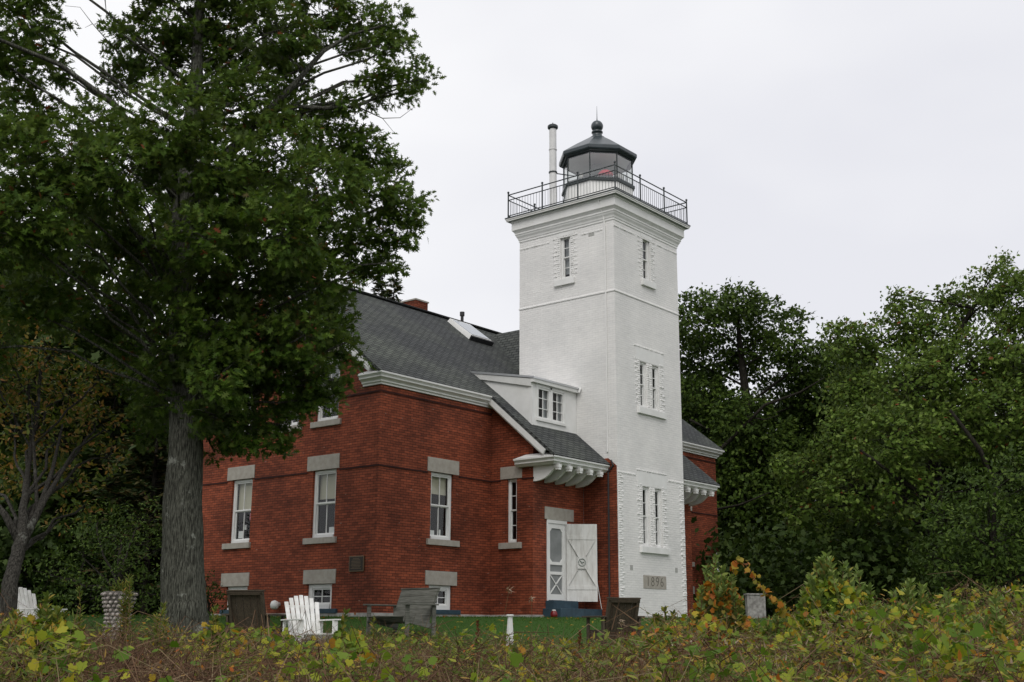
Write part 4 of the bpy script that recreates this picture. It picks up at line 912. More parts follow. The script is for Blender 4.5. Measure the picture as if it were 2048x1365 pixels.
tree('pale_oak', 'tall pale green oak with ragged windblown top at the right edge', 'tree', base, [(*base, .42)] + T([(1880, 1150, 47, .36), (1870, 1000, 47, .30), (1860, 850, 47, .24), (1900, 700, 47, .14), (1960, 590, 47, .05)]), px_lobes(r2, 1.4), M['leaf_r'], M['barkd'], dens=68, per=15, rad=.18, lsize=.19, shape='lobed', limb_r=.045, twigs=.2, wind=.8, tw_r=.009,
     extra_limbs=[T([(1860, 1000, 43, .09), (1800, 960, 42.5, .07), (1720, 900, 42, .04)]), T([(2000, 1000, 43, .10), (1960, 900, 42.5, .08), (1900, 820, 42, .05)])])
r3 = [(1940, 985, 34, 56), (2030, 950, 33, 62), (1890, 1050, 34, 50), (1980, 1060, 33, 76), (2070, 1040, 33, 76), (1860, 1110, 34, 40), (1930, 1150, 33, 66), (2030, 1160, 33, 80), (2110, 1150, 33, 90), (1900, 1220, 33, 52), (1990, 1240, 32, 66), (2080, 1250, 32, 80), (2110, 950, 33, 70)]
base = at(33, 1990, 1275); base[2] = gz(base[0], base[1])
tree('bushy_sapling', 'low bushy sapling with bright leaves under the pale oak at the right edge', 'tree', base, [(*base, .12)] + T([(1990, 1200, 33, .10), (1985, 1100, 33, .07), (1990, 980, 33, .03)]), px_lobes(r3, 1.0), M['leaf_d'], M['barkd'], dens=80, per=12, rad=.14, lsize=.14, shape='ovate', limb_r=.04, twigs=.3)
# shrubs left, under the oak
l2 = [(240, 1080, 33, 60), (300, 1110, 32, 60), (170, 1120, 33, 60), (250, 1170, 31, 60), (320, 1190, 31, 50), (180, 1200, 31, 50), (100, 1150, 34, 60), (290, 1040, 34, 50), (200, 1040, 35, 50)]
base = at(32, 240, 1262); base[2] = gz(base[0], base[1])
tree('broad_shrub', 'broad dark green shrub behind the stone planter', 'shrub', base, [(*base, .10)] + T([(240, 1200, 32, .07), (240, 1100, 32, .04)]), px_lobes(l2, 1), M['leaf_d'], M['barkd'], dens=75, per=9, rad=.12, lsize=.10, shape='ovate', limb_r=.04, twigs=.2)
l3 = [(415, 1190, 33.6, 28), (425, 1210, 33.2, 28), (410, 1165, 33.8, 20)]
base = at(33.5, 418, 1240); base[2] = gz(base[0], base[1])
tree('wall_shrub', 'small dark shrub against the brick wall beside the oak trunk', 'shrub', base, [(*base, .04)] + T([(418, 1190, 33.5, .02)]), px_lobes(l3, .1), M['leaf_dark'], M['barkd'], dens=160, per=8, rad=.07, lsize=.09, shape='ovate', limb_r=.02, twigs=.2)

# ---- conifers: spruce prototype
def conifer(name, label, x, y, h, r, group=None, n=5200):
    z = float(gz(x, y)); root = empty(name, (x, y, z), 0, label, 'tree', group)
    mb = MB(); mb.tube([(x, y, z-.1), (x, y, z+h*.5), (x, y, z+h)], [h*.018, h*.011, .015], 8)
    P = []; D = []
    for k in range(int(h*11)):
        zz = h*(.08+.92*(k/(h*11))**.95); rr = r*(1-zz/h)**.8*random.uniform(.75, 1.1)+.10; az = random.uniform(0, 6.283)
        d = np.array([math.cos(az), math.sin(az), 0]); tip = np.array([x, y, z+zz])+d*rr+np.array([0, 0, rr*.12])
        st = np.array([x, y, z+zz]); mb.tube([st, (st+tip)/2-np.array([0, 0, rr*.05]), tip], [.03, .02, .008], 3, cap=False)
        m = int(n/(h*11)*(.4+rr/r)); t = rng.uniform(.15, 1.02, m)[:, None]; p = st+(tip-st)*t+rng.normal(0, .06, (m, 3))
        sd_ = np.cross(d, [0, 0, 1]); s = rng.choice([-1, 1], m)[:, None]; dd = unit(d*.8+s*sd_*rng.uniform(.2, 1.2, (m, 1))+rng.normal(0, .25, (m, 3)))
        P.append(p); D.append(dd)
    mb.build('trunk', M['barkd'], root); P = np.concatenate(P); D = np.concatenate(D)
    leaf_mesh('crown', M['leaf_pine'], root, P, D, rng.uniform(.22, .40, len(P)), 'ovate', width=.55); return root
p = at(62, 742, 1261); conifer('spruce_tree', 'thin spruce top showing above the house ridge', p[0], p[1], 18.9, 2.2, n=9000)
p = at(60, 768, 1261); conifer('spruce_tree', 'shorter spruce tip right of the taller one behind the house ridge', p[0], p[1], 17.6, 1.8, n=6000)
p = at(40, 285, 1261); conifer('spruce_tree', 'dark low conifer between the oak trunk and the small orange tree', p[0], p[1], 7.2, 3.0, n=9000)
p = at(44, 190, 1261); conifer('spruce_tree', 'dark conifer behind the small orange tree at the left', p[0], p[1], 8.5, 3.0, n=8000)

# ---- forest behind: four shapes, each copied
def ftree(kind, label):
    h = [13, 15, 11, 14][kind]; lob = []
    for k in range(26):
        zz = random.uniform(.02 if kind == 2 else .10, .95); rr = 3.2*math.sin(math.pi*min(1, .22+.72*zz))*random.uniform(.3, 1); a = random.uniform(0, 6.283)
        lob.append((rr*math.cos(a), rr*math.sin(a), h*zz, random.uniform(.9, 1.7)))
    lob.append((0, 0, h*.97, .9))
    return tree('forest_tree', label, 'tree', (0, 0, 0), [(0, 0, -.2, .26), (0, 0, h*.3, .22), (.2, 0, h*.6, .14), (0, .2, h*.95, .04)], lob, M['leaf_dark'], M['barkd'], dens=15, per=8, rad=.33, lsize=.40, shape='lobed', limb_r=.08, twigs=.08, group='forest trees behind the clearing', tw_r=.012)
places = []
for d, xs in ((48, [-60, 60, 170, 290]), (58, [-120, -20, 100, 220, 330, 1400, 1500, 1620, 1740, 1860, 1980, 2100, 2240, 2380]), (66, [-150, -60, 50, 150, 260, 370, 1350, 1450, 1560, 1680, 1800, 1920, 2040, 2150, 2290, 2430]), (76, [-300, -180, -90, 10, 110, 210, 310, 420, 1300, 1400, 1500, 1600, 1700, 1800, 1900, 2000, 2120])):
    for x in xs: places.append((d+random.uniform(-3, 3), x+random.uniform(-25, 25)))
protos = [ftree(k, 'x') for k in range(4)]
SIDE = lambda x: 'left of the house' if x < 700 else 'right of the tower'
for i, (d, x) in enumerate(places):
    k = i % 4; o = protos[k] if i < 4 else copy_tree(protos[k])
    q = at(d, x, 1261); o.location = (q[0], q[1], float(gz(q[0], q[1])))
    s_ = random.uniform(.85, 1.1)*((.86 if d < 64 else .93 if d < 71 else 1.0) if x > 700 else 1.05); o.scale = (s_, s_, s_*random.uniform(.9, 1.05)); o.rotation_euler = (0, 0, random.uniform(0, 6.28))
    row = 'front row' if d < 53 else 'second row' if d < 62 else 'third row' if d < 71 else 'back row'
    o['label'] = 'dark leafy forest tree in the %s of woods %s' % (row, SIDE(x)); o['group'] = 'dark forest trees, %s, %s' % (row, SIDE(x))
# low understorey filling the wood edge
def mass(name, label, spans, hh, dens, sz, mt, shape='lobed'):
    P = []
    for d0, d1, x0, x1, n in spans:
        d = rng.uniform(d0, d1, n); x = rng.uniform(x0, x1, n)
        for a, b in zip(d, x): q = at(a, b, 1261); P.append((q[0], q[1], float(gz(q[0], q[1]))+hh*rng.uniform(0, 1)**.8))
    P = np.array(P); P = np.repeat(P, dens, 0)+rng.normal(0, .3, (len(P)*dens, 3)); D = sph(len(P))+WIND*.3
    o = leaf_mesh(name, mt, None, P, D, rng.uniform(.6, 1.2, len(P))*sz, shape); tag(o, label, 'undergrowth', kind='stuff')
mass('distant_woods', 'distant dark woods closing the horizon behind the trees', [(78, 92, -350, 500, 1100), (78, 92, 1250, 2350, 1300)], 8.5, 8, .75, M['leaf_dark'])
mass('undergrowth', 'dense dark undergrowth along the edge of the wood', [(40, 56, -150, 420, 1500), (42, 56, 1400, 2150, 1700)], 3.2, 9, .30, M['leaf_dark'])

# ------------------------------------------------------------------ lawn grass and brush (ground cover)
def sxy(s, l):
    x = CAM[0]+s*FH[0]+l*RH[0]; y = CAM[1]+s*FH[1]+l*RH[1]; return x, y
def blades(name, label, s0, s1, n, h, wd, mt, cat='grass', spread=.43, lean=.35, mask=None, hm=1.0):
    s = np.sqrt(rng.uniform(s0*s0, s1*s1, n)); l = rng.uniform(-spread, spread, n)*s*1.15
    if mask is not None:
        k = mask(s, l); s = s[k]; l = l[k]
    x, y = sxy(s, l); P = np.stack([x, y, gz(x, y)-.01], 1)
    inh = ((x > X1-.05) & (x < mx(X1)) & (y > Y1-.05)) | ((x > X2-.05) & (x < mx(X2)) & (y > Y2-.05)) | ((x > -.05) & (x < W+.05) & (y > -.05)) | ((x > -2.0) & (x < 0) & (y > .55))
    P = P[~inh]; n = len(P)
    D = rng.normal(0, lean, (n, 3)); D[:, 2] = 1; nr = sph(n); nr[:, 2] *= .2
    H = h*rng.uniform(.5, 1.3, n)
    sh = np.array(SH['blade']); 
    o = leaf_mesh(name, mt, None, P, D, H, 'blade', width=wd/h, fold=0, nrm=unit(nr), curl=.5); tag(o, label, cat, kind='stuff'); return o
blades('lawn_grass', 'short green mown lawn between the brush and the house', 17.0, 36, 90000, .05, .012, M['lawn'], spread=.50)
blades('dry_grass', 'tangled dry straw coloured grass filling the foreground brush', 5.0, 16.8, 95000, .34, .0060, M['drygrass'], lean=.6, spread=.52)

def lat(px): return (px-1024)/FPX
def brush_h(s, l):
    """height of the bramble mass above ground"""
    px = 1024+l/s*FPX*.975
    h = np.interp(s, [3, 6, 9, 12, 15, 17, 18.5], [1.06, 1.06, .95, .80, .66, .34, .05])
    right = np.interp(px, [1150, 1400, 1700, 2048], [.02, .25, .43, .50])*np.interp(s, [5, 9, 13, 16], [.1, .6, 1.0, 1.0])
    left = np.interp(px, [0, 250, 420], [.22, .08, 0])*np.interp(s, [5, 9, 13], [0, .6, 1])
    return h+right+left
def brushpts(n, s0, s1, top=.5):
    s = np.sqrt(rng.uniform(s0*s0, s1*s1, n)); l = rng.uniform(-.58, .64, n)*s
    x, y = sxy(s, l); h = brush_h(s, l); f = 1-(rng.uniform(0, 1, n)**(1/ (1-top)))*.9 if top < 1 else np.ones(n)
    clump = .80+.28*np.sin(2.1*x+1.3*y)*np.sin(1.7*y-.9*x+1)+rng.normal(0, .05, n)
    return np.stack([x, y, gz(x, y)+h*np.clip(f, 0, 1)*clump], 1), s, l
# bramble canes: thin arching tubes
mb = MB(); P0, s_, l_ = brushpts(5000, 5.0, 17.3, .5)
for p, s1 in zip(P0, s_):
    g = float(gz(p[0], p[1])); a = random.uniform(0, 6.28); L_ = random.uniform(.25, .8); r = random.uniform(.0012, .0026)*(1+s1*.05)
    q = p+np.array([math.cos(a)*L_, math.sin(a)*L_, random.uniform(-.35, .15)]); m = (p+q)/2+np.array([0, 0, random.uniform(.02, .22)]); st = np.array([p[0]-math.cos(a)*.2, p[1]-math.sin(a)*.2, max(g, p[2]-random.uniform(.2, .6))])
    mb.tube([st, p+rng.normal(0, .02, 3), m+rng.normal(0, .04, 3), q], [r*1.2, r, r*.8, r*.5], 3, cap=False)
tag(mb.build('bramble_canes', M['twig']), 'tangle of thin brown bramble stems across the foreground', 'brambles', kind='stuff')
# fine dry twigs as narrow blades in every direction
P, s_, l_ = brushpts(155000, 5.0, 17.5, .35); D = sph(len(P)); D[:, 2] = np.abs(D[:, 2])*.9
o = leaf_mesh('dry_twigs', M['twig'], None, P, D, rng.uniform(.07, .24, len(P)), 'blade', width=.026, fold=0, nrm=sph(len(P)), curl=.6); tag(o, 'fine dry brown twigs massed in the foreground brush', 'twigs', kind='stuff')
def patchmask(x, y, k, t): return (np.sin(1.3*x+k)*np.sin(1.1*y-k*2)+.6*np.sin(2.9*x-1.7*y+k)+rng.normal(0, .35, len(x))) > t
# vine leaves riding on the canes
def leaflayer(name, label, n, s0, s1, size, mt, shape, t, k, top=.85, cat='vine', width=1.0, up=.5, right=0):
    P, s, l = brushpts(n, s0, s1, top); m = patchmask(P[:, 0], P[:, 1], k, t-right*np.clip(l/s, -.2, .45)*2); P = P[m]
    D = sph(len(P)); D[:, 2] = D[:, 2]*.5+up
    nr = unit(rng.normal(0, .6, (len(P), 3))+np.array([-FH[0]*.35, -FH[1]*.35, .75]))
    o = leaf_mesh(name, mt, None, P, D, rng.uniform(.55, 1.15, len(P))*size, shape, width=width, nrm=nr, fold=.2, curl=.25); tag(o, label, cat, kind='stuff')
leaflayer('vine_leaves', 'broad yellow green grape vine leaves scattered over the brush', 24000, 5, 16.8, .072, M['leaf_vine'], 'vine', .30, 1.0, .90, up=-.1, right=.5)
leaflayer('weed_leaves', 'narrow green weed leaves mixed through the brush', 100000, 5, 17.5, .058, M['leaf_weed'], 'ovate', .0, 2.2, .75, 'weeds', .55, right=1.2)
leaflayer('autumn_leaves', 'orange and yellow leaves dotted through the brush', 9000, 5, 16.5, .050, M['leaf_orange'], 'ovate', .55, 3.7, .92, 'leaves', right=.8)

# ---- single shrubs and weeds standing out of the brush
def stem_shrub(name, label, px, d, ptop, wpx, nst, leafm, lsize, leaf='ovate', vines=0, vm='leaf_vine', cat='shrub', group=None, lw=.9, whorl=True, stem_r=.005, bare=.3, lean=.25, vs=.078, vtop=.84):
    b = at(d, px, 1300); b[2] = gz(b[0], b[1]); top = at(d, px, ptop)[2]; H = top-b[2]; wr = wpx*d/FPX
    root = empty(name, tuple(b), 0, label, cat, group); mb = MB(); P = []; D = []; S_ = []; VP = []
    for k in range(nst):
        f = 1 if k == 0 else random.uniform(.74, 1.0); a = random.uniform(0, 6.28); rr = wr*math.sqrt(random.random())*(1-.25*f) if k else 0
        h = H*f*(1-.30*(rr/wr)**2); e = np.array([b[0]+rr*math.cos(a), b[1]+rr*math.sin(a), b[2]+h]); s0 = np.array([b[0]+rr*.5*math.cos(a), b[1]+rr*.5*math.sin(a), b[2]-.03])
        c = bez(s0, e, 0, 7, .05); mb.tube(c, np.linspace(stem_r*1.4, stem_r*.5, 7), 4, cap=False)
        nl = max(8, int(h/ (lsize*.32)))
        for j in range(nl):
            t = bare+(1-bare)*j/nl; i = min(5, int(t*6)); q = c[i]*(1-(t*6-i))+c[i+1]*(t*6-i); ax = unit(c[i+1]-c[i]); az = random.uniform(0, 6.28)
            for u in range(2 if j < nl-3 else 4):
                an = az+u*(math.pi if j < nl-3 else 1.57); side_ = np.array([math.cos(an), math.sin(an), 0]); P.append(q); D.append(side_*(1.25-.55*t)+ax*(.15+.6*t*t)+rng.normal(0, .15, 3)); S_.append(lsize*(random.uniform(.75, 1.15)*(1-.35*t)))
    for v in range(vines):
        a = random.uniform(0, 6.28); zz = random.random()**.75; rr = wr*math.sqrt(1-(zz*.96)**2)*random.uniform(.6, 1.12)+.03; VP.append((b[0]+rr*math.cos(a), b[1]+rr*math.sin(a), b[2]+H*vtop*(.15+.85*zz)))
    mb.build('stems', M['twig'], root)
    P = np.array(P); D = np.array(D); leaf_mesh('foliage', leafm, root, P, D, np.array(S_), leaf, width=lw, fold=.3)
    if vines:
        VP = np.array(VP); VD = sph(vines); VD[:, 2] -= .4
        leaf_mesh('vine_cover', M[vm], root, VP, VD, rng.uniform(.5, 1.15, vines)*vs, 'vine', nrm=unit(rng.normal(0, .5, (vines, 3))+np.array([-FH[0]*.5, -FH[1]*.5, .6])))
    return root, H
G = 'leafy shrubs rising from the foreground brush'
stem_shrub('milkweed_shrub', 'leafy shrub with orange and yellow leaves in front of the right brick wall', 1440, 13, 1112, 62, 34, M['leaf_milk'], .105, vines=510, vm='leaf_orange', group=G)
stem_shrub('milkweed_shrub', 'tallest pale topped shrub draped with green vine right of the tower', 1665, 12, 1108, 78, 44, M['leaf_milk'], .11, vines=1260, group=G)
stem_shrub('milkweed_shrub', 'pale topped shrub just right of the tallest shrub', 1722, 12.4, 1135, 50, 14, M['leaf_milk'], .11, vines=480, group=G)
stem_shrub('milkweed_shrub', 'shrub with several pale leaf tufts and orange vine below the pale oak', 1830, 11.5, 1160, 95, 48, M['leaf_milk'], .105, vines=1260, vm='leaf_vine', group=G)
stem_shrub('milkweed_shrub', 'slender pale shrub tip near the right edge of the brush', 1998, 11, 1192, 30, 6, M['leaf_milk'], .11, vines=180, group=G)
stem_shrub('milkweed_shrub', 'low pale shrub filling the dip between the orange shrub and the tallest one', 1570, 13, 1205, 70, 16, M['leaf_milk'], .10, vines=380, group=G)
stem_shrub('milkweed_shrub', 'shrub with orange vine between the pale tufts and the right edge', 1905, 11.5, 1185, 70, 18, M['leaf_milk'], .10, vines=560, vm='leaf_vine', group=G)
stem_shrub('vine_mound', 'low vine mound at the left edge below the white chair', 20, 11, 1222, 60, 16, M['leaf_weed'], .09, vines=500, group='vine covered mounds in the brush')
stem_shrub('vine_mound', 'rounded green vine mound at the lower right corner', 2010, 9.5, 1250, 85, 34, M['leaf_weed'], .09, vines=1560, group='vine covered mounds in the brush')
stem_shrub('vine_mound', 'low mound of vines in front of the right grey chair', 1330, 13, 1215, 55, 16, M['leaf_weed'], .10, vines=360, vm='leaf_orange', group='vine covered mounds in the brush')
stem_shrub('vine_mound', 'green and yellow vine mound in front of the small tree at the left', 85, 10.5, 1188, 90, 44, M['leaf_weed'], .10, vines=1260, group='vine covered mounds in the brush')
stem_shrub('vine_mound', 'vine sprig climbing before the left brown chair', 425, 12.5, 1212, 26, 7, M['leaf_weed'], .08, vines=138, group='vine covered mounds in the brush')
stem_shrub('vine_mound', 'vine clump with large green leaves just right of the white chair', 690, 11, 1222, 40, 9, M['leaf_weed'], .08, vines=180, vs=.11, group='vine covered mounds in the brush')
stem_shrub('goldenrod', 'tall yellowing goldenrod growing in front of the stone planter', 245, 15, 1150, 22, 9, M['leaf_weed'], .10, lw=.5, cat='weed', group='goldenrod plants')
stem_shrub('goldenrod', 'thin goldenrod stalk between the small tree and the planter', 147, 13, 1175, 10, 3, M['leaf_weed'], .09, lw=.5, cat='weed', group='goldenrod plants')
stem_shrub('goldenrod', 'goldenrod clump at the foot of the oak trunk', 320, 14, 1208, 32, 9, M['leaf_weed'], .10, lw=.5, cat='weed', group='goldenrod plants')
stem_shrub('goldenrod', 'brown headed weed before the wide grey seat', 745, 13, 1235, 25, 8, M['leaf_weed'], .08, lw=.5, cat='weed', group='goldenrod plants')
for (x, tp, d, lab) in ((1160, 1262, 12, 'rusty seed stalk just left of the right grey chair'), (955, 1243, 14, 'rusty brown seed stalk on the lawn edge left of the white post'), (1420, 1250, 12, 'rusty seed stalk below the orange shrub')):
    root, H = stem_shrub('seed_stalk', lab, x, d, tp, 8, 3, M['rust'], .05, lw=.7, bare=.55, cat='weed', group='rusty seed stalks')
# arching vine with orange leaves
b = at(13, 1465, 1125); pts = T([(1462, 1180, 13, 0), (1468, 1135, 13, 0), (1480, 1118, 13, 0), (1500, 1140, 13, 0), (1512, 1165, 12.9, 0), (1530, 1185, 12.8, 0), (1555, 1205, 12.8, 0), (1570, 1225, 12.8, 0)]); pts = [p[:3] for p in pts]
b0 = np.array([pts[0][0], pts[0][1], float(gz(pts[0][0], pts[0][1]))])
root = empty('arching_vine', tuple(b0), 0, 'thin vine arching over with small orange leaves beside the orange shrub', 'vine')
mb = MB(); mb.tube([b0]+pts, .004, 4); mb.build('stem', M['twig'], root)
Pq = np.array(pts); t = rng.uniform(1, len(Pq)-1.01, 60); i = t.astype(int); Q = Pq[i]*(1-(t-i))[:, None]+Pq[i+1]*(t-i)[:, None]
leaf_mesh('foliage', M['leaf_orange'], root, Q+rng.normal(0, .02, Q.shape), sph(60)-np.array([0, 0, .6]), rng.uniform(.04, .085, 60), 'vine')
# dry grass stalks with heads
for (x, tp, d, lab) in ((1010, 1182, 12, 'tallest dry grass stalk with nodding head in front of the brick wall'), (1055, 1197, 12.5, 'dry grass stalk left of the door steps'), (1235, 1245, 11, 'short grass stalk before the right chair')):
    b = at(d, x, 1300); b[2] = gz(b[0], b[1]); top = at(d, x+8, tp)
    root = empty('grass_stalk', tuple(b), 0, lab, 'grass', 'tall dry grass stalks'); mb = MB(); c = bez(b, top, 0, 6, .03); mb.tube(c, np.linspace(.003, .0016, 6), 4); mb.build('stem', M['drygrass'], root)
    q = top+rng.normal(0, .014, (26, 3)); leaf_mesh('seed_head', M['seed'], root, q, sph(26)+np.array([.4, -.4, -.2]), rng.uniform(.02, .05, 26), 'blade', width=.25)
# pale fluffy seed heads at the lower right, as ground cover
P, s, l = brushpts(22000, 5, 15.5, .85); m = patchmask(P[:, 0], P[:, 1], 5.1, 1.05-np.clip(l/s, -.3, .45)*2.2) & (l/s > .04); P = P[m]
o = leaf_mesh('seed_fluff', M['seed'], None, P, sph(len(P))+np.array([0, 0, .3]), rng.uniform(.03, .07, len(P)), 'blade', width=.22); tag(o, 'pale fluffy seed heads in the brush at the lower right', 'seed heads', kind='stuff')

# ------------------------------------------------------------------ garden furniture and small things
def local(x, y, z=0): return (x, y, z)
def yaw_to(f): return math.atan2(-f[0], f[1])
def white_chair(loc, f, label):
    root = empty('adirondack_chair', loc, yaw_to(f), label, 'chair')
    M0 = world_mat(root); g = lambda v: M0 @ Vector(v)
    def part(name, fn, m='white'): mb = MB(); fn(mb); o = mb.build(name, M[m], root, bevel=.004); return o
    class LF(Fr):
        def __init__(s): pass
        def __call__(s, u, n, z): return g((u, n, z))
    lf = LF(); bv = g((0, 0, 0))
    def bm(mb, a, b, w_, h_, up=(0, 0, 1)): mb.beam(g(a), g(b), w_, h_, up=(M0.to_3x3() @ Vector(up)))
    bt = lambda t, x=0: (x, -.22-.30*t, .26+.72*t)      # back line
    for k in range(7):
        x = (k-3)*.080; sp = (k-3)*.012; top = [.86, .95, 1.0, 1.02, 1.0, .95, .86][k]
        part('back_slat', lambda mb: bm(mb, (x, -.22, .26), (x+sp, bt(top)[1], bt(top)[2]), .072, .02, (0, 1, .4)))
    part('seat', lambda mb: [bm(mb, (-.28, .30-.085*k, .355-.022*k), (.28, .30-.085*k, .355-.022*k), .075, .02) for k in range(7)])
    for sx in (-1, 1):
        part('armrest', lambda mb: (bm(mb, (sx*.335, -.38, .575), (sx*.335, .34, .585), .13, .022)))
        part('leg', lambda mb: bm(mb, (sx*.30, .30, 0), (sx*.30, .30, .57), .03, .09, (1, 0, 0)))
        part('side_rail', lambda mb: bm(mb, (sx*.27, .34, .31), (sx*.27, -.62, .04), .025, .11))
        part('arm_support', lambda mb: bm(mb, (sx*.33, -.36, .18), (sx*.33, -.36, .565), .03, .06))
    part('back_brace', lambda mb: (bm(mb, (-.34, -.40, .555), (.34, -.40, .555), .03, .06), bm(mb, (-.26, -.47, .80), (.26, -.47, .80), .03, .05)))
    return root
def plank_chair(loc, f, label, wd=.66, mt='brownwood', horiz=False, name='plank_chair', cat='chair', solid=True, hb=1.0, group=None, front_boards=False):
    root = empty(name, loc, yaw_to(f), label, cat, group); M0 = world_mat(root); g = lambda v: M0 @ Vector(v); R3 = M0.to_3x3()
    def part(nm, segs, m=mt):
        mb = MB()
        for a, b, w_, h_, up in segs: mb.beam(g(a), g(b), w_, h_, up=R3 @ Vector(up))
        return mb.build(nm, M[m], root, bevel=.004)
    h = wd/2; y0, z0, y1, z1 = -.22, .24, -.50*hb-.02, .98*hb
    up = (0, z1-z0, -(y1-y0))
    bl = lambda t: (y0+(y1-y0)*t, z0+(z1-z0)*t)
    if horiz: part('backrest', [((-h, *bl((k+.5)/5)), (h, *bl((k+.5)/5)), .148*hb*1.0, .022, (0, -(z1-z0), (y1-y0))) for k in range(5)] if False else [((-h, *bl((k+.5)/5)), (h, *bl((k+.5)/5)), .022, .152*hb, (0, y1-y0, z1-z0)) for k in range(5)])
    else: part('backrest', [((-h+wd*(k+.5)/5, *bl(0)), (-h+wd*(k+.5)/5, *bl(1)), wd/5-.006, .02, (0, 1, .4)) for k in range(5)])
    off = -.035; fr_ = [((s*(h-.03), bl(0)[0]+off, bl(0)[1]), (s*(h-.03), bl(1)[0]+off, bl(1)[1]), .05, .05, (0, 1, .4)) for s in (-1, 1)]
    fr_ += [((-h, bl(t)[0]+off, bl(t)[1]), (h, bl(t)[0]+off, bl(t)[1]), .05, .06, (0, y1-y0, z1-z0)) for t in (.04, .97)]
    part('back_frame', fr_)
    part('top_rail', [((-h-.01, bl(1)[0]-.02, bl(1)[1]+.02), (h+.01, bl(1)[0]-.02, bl(1)[1]+.02), .09, .022, (0, 0, 1))])
    part('seat', [((-h, .34-.1*k, .37-.022*k), (h, .34-.1*k, .37-.022*k), .094, .022, (0, 0, 1)) for k in range(6)])
    for s in (-1, 1):
        part('armrest', [((s*(h+.06), -.42, .60), (s*(h+.06), .42, .60), .13, .026, (0, 0, 1))])
        part('leg', [((s*(h+.04), .32, -.02), (s*(h+.04), .32, .585), .035, .09, (0, 1, 0))]); part('leg', [((s*(h+.04), -.36, -.02), (s*(h+.04), -.36, .585), .035, .09, (0, 1, 0))])
        part('side_rail', [((s*h, .38, .32), (s*h, -.40, .17), .03, .11, (0, 0, 1))])
    return root
def gp(d, px):
    p = at(d, px, 1261); return (p[0], p[1], float(gz(p[0], p[1])))
white_chair(gp(20.6, 622), (-.33, -.94), 'white slatted adirondack chair standing in the brush before the gable wall')
plank_chair(gp(21.8, 511), (.877, .48), 'brown weathered plank chair seen from behind near the oak trunk', .66)
plank_chair(gp(21.0, 1226), (.55, .85), 'brown weathered plank chair seen from behind before the white tower', .58, hb=.90)
plank_chair(gp(24.5, 800), (-1, .12), 'wide grey weathered garden seat with horizontal back boards before the basement window', 1.15, 'oldwoodh', True, 'garden_seat', 'bench', hb=.93)
# second white chair, mostly hidden behind the left mound
white_chair(gp(24.5, 72), (.2, -.95), 'white adirondack chair half hidden by the vine mound at the left edge')
# tapered white post
b = gp(19.8, 1020)
root = empty('tapered_post', b, 0, 'short tapered white wooden post standing in the lawn edge', 'post')
mb = MB(); mb.lathe(b, [(.088, -.05), (.040, .68)], 4, rot=.5); mb.build('shaft', M['trimworn'], root, bevel=.004)
mb = MB(); mb.lathe(b, [(.045, .675), (.062, .68), (.062, .70), (.05, .705)], 12); mb.build('cap', M['trimworn'], root)
# cobble planter
b = gp(24.2, 233); root = empty('stone_planter', b, 0, 'pale cobblestone pedestal planter left of the oak trunk', 'planter')
mb = MB(); mb.lathe(b, [(.24, -.1), (.21, .45), (.23, .66), (.28, .84), (.29, .90), (.22, .90), (.2, .84)], 20); mb.build('core', M['cobble'], root, smooth=False)
mb = MB()
for k in range(12):
    z = .03+.074*k; rr = .215 if k < 7 else .215+.018*(k-6)
    for j in range(15):
        a = 2*math.pi*(j+.5*(k % 2))/15+random.uniform(-.06, .06); c = Vector((b[0]+math.cos(a)*rr, b[1]+math.sin(a)*rr, b[2]+z)); r = random.uniform(.032, .046)
        prof = [(r*math.sin(t), -r*.85*math.cos(t)) for t in (0.01, .6, 1.2, 1.57, 2.0, 2.6, 3.13)]; mb.lathe(c, prof, 8)
mb.build('cobblestones', mottled('river_cobbles', (.50, .46, .42), (.16, .13, .12), 22, .8, .2, .003), root, smooth=True)
q = np.array(b)+np.array([0, 0, .86]); n = 160; leaf_mesh('plant', M['leaf_weed'], root, q+rng.normal(0, .07, (n, 3))*np.array([1, 1, 1.2])+np.array([0, 0, .06]), sph(n)+np.array([0, 0, .9]), rng.uniform(.05, .14, n), 'ovate', width=.5)
# red lantern by the step
b = (-2.25, .62, 0); root = empty('red_lantern', b, 0, 'small red glass jar on the ground by the blue door step', 'lantern')
mb = MB(); mb.lathe(b, [(.05, 0), (.09, .03), (.10, .09), (.08, .16), (.05, .19)], 18); mb.build('jar', M['redglass'], root, smooth=True)
mb = MB(); mb.lathe(b, [(.052, .185), (.055, .215), (.02, .225)], 14); mb.build('lid', M['paper'], root)
M['boxpaint'] = mottled('flaking_box_paint', (.34, .33, .31), (.16, .15, .14), 9, .9, .3, .004)
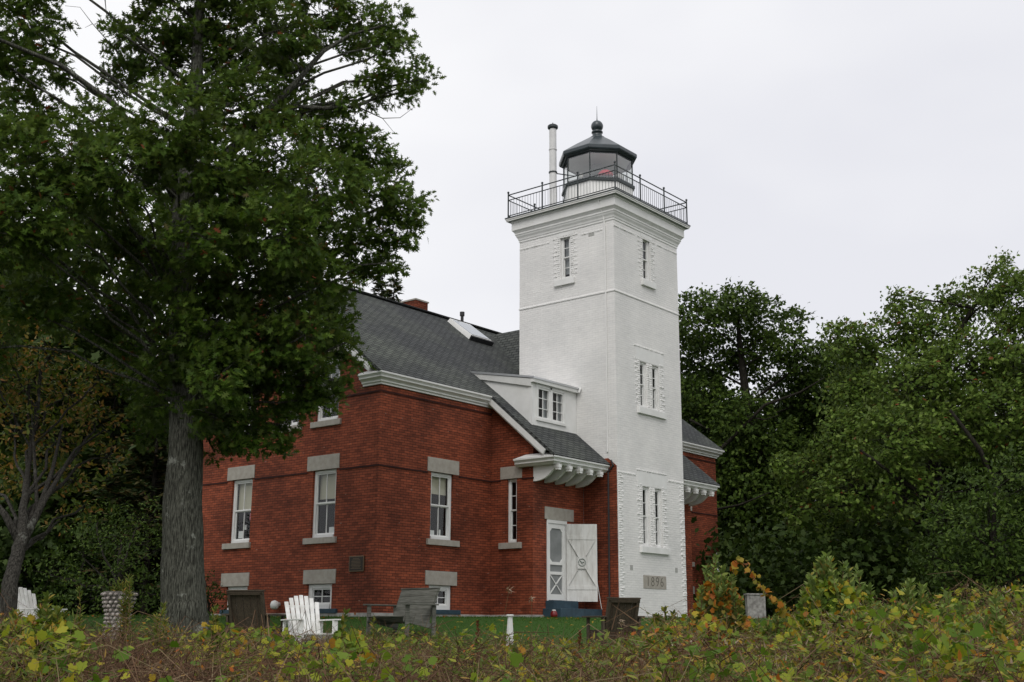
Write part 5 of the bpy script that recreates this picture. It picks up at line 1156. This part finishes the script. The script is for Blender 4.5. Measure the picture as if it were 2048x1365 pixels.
# weathered white box behind the right shrubs
b = gp(33, 1512); root = empty('wooden_box', b, 0, 'weathered white wooden box standing behind the orange vine', 'box'); fr = Fr(b, (Rv[0], Rv[1], 0), (-FH[0], -FH[1], 0))
mb = MB(); mb.box(fr, -.22, .22, -.2, .2, 0, .62); mb.build('box_body', M['boxpaint'], root, bevel=.01)
mb = MB(); mb.box(fr, -.25, .25, -.23, .23, .62, .66); mb.box(fr, -.24, -.18, .2, .215, 0, .62); mb.box(fr, .18, .24, .2, .215, 0, .62); mb.build('box_trim', M['boxpaint'], root)
# white pennant on a thin pole by the right wing
b = (9.2, 1.9, 0); b = (8.9, 1.9, float(gz(8.9, 1.9)))
root = empty('pennant', b, 0, 'narrow white pennant hanging on a thin pole by the right brick wall', 'flag')
mb = MB(); mb.tube([b, (b[0], b[1], 2.5)], .012, 6); mb.build('pole', M['brownwood'], root)
mb = MB(); mb.prism([(b[0]+.01, b[1], 2.45), (b[0]+.16, b[1]-.06, 1.55), (b[0]+.02, b[1], 1.50)], (.012, .02, 0)); mb.build('cloth', M['trim'], root)
# concrete path from the step
mb = MB(); pp = [(-2.0, .62), (-.1, .62), (-.3, -.1), (-1.3, -.55), (-3.2, -.3), (-6.6, .9), (-6.8, .35), (-3.6, -.95), (-1.3, -1.2)]
def pslab(poly): mb.prism([(x, y, .02) for x, y in poly], (0, 0, -.12))
pslab([(-2.0, .6), (-.05, .6), (-.3, -.35), (-1.6, -.6)]); 
po = mb.build('path', M['conc']); tag(po, 'light concrete landing in front of the blue step', 'path', kind='structure')

# fallen leaves on the lawn
s = rng.uniform(17.5, 31, 900); l = rng.uniform(-.4, .35, 900)*s; x, y = sxy(s, l); ok = ~((x > X1-.1) & (y > Y1-.1)) & ~((x > X2-.1) & (y > Y2-.1)); x = x[ok]; y = y[ok]
P = np.stack([x, y, gz(x, y)+.045], 1); D = sph(len(P)); D[:, 2] *= .2
o = leaf_mesh('fallen_leaves', M['leaf_orange'], None, P, D, rng.uniform(.05, .11, len(P)), 'lobed', nrm=unit(rng.normal(0, .3, P.shape)+np.array([0, 0, 1]))); tag(o, 'fallen yellow and brown leaves lying on the lawn', 'leaves', kind='stuff')
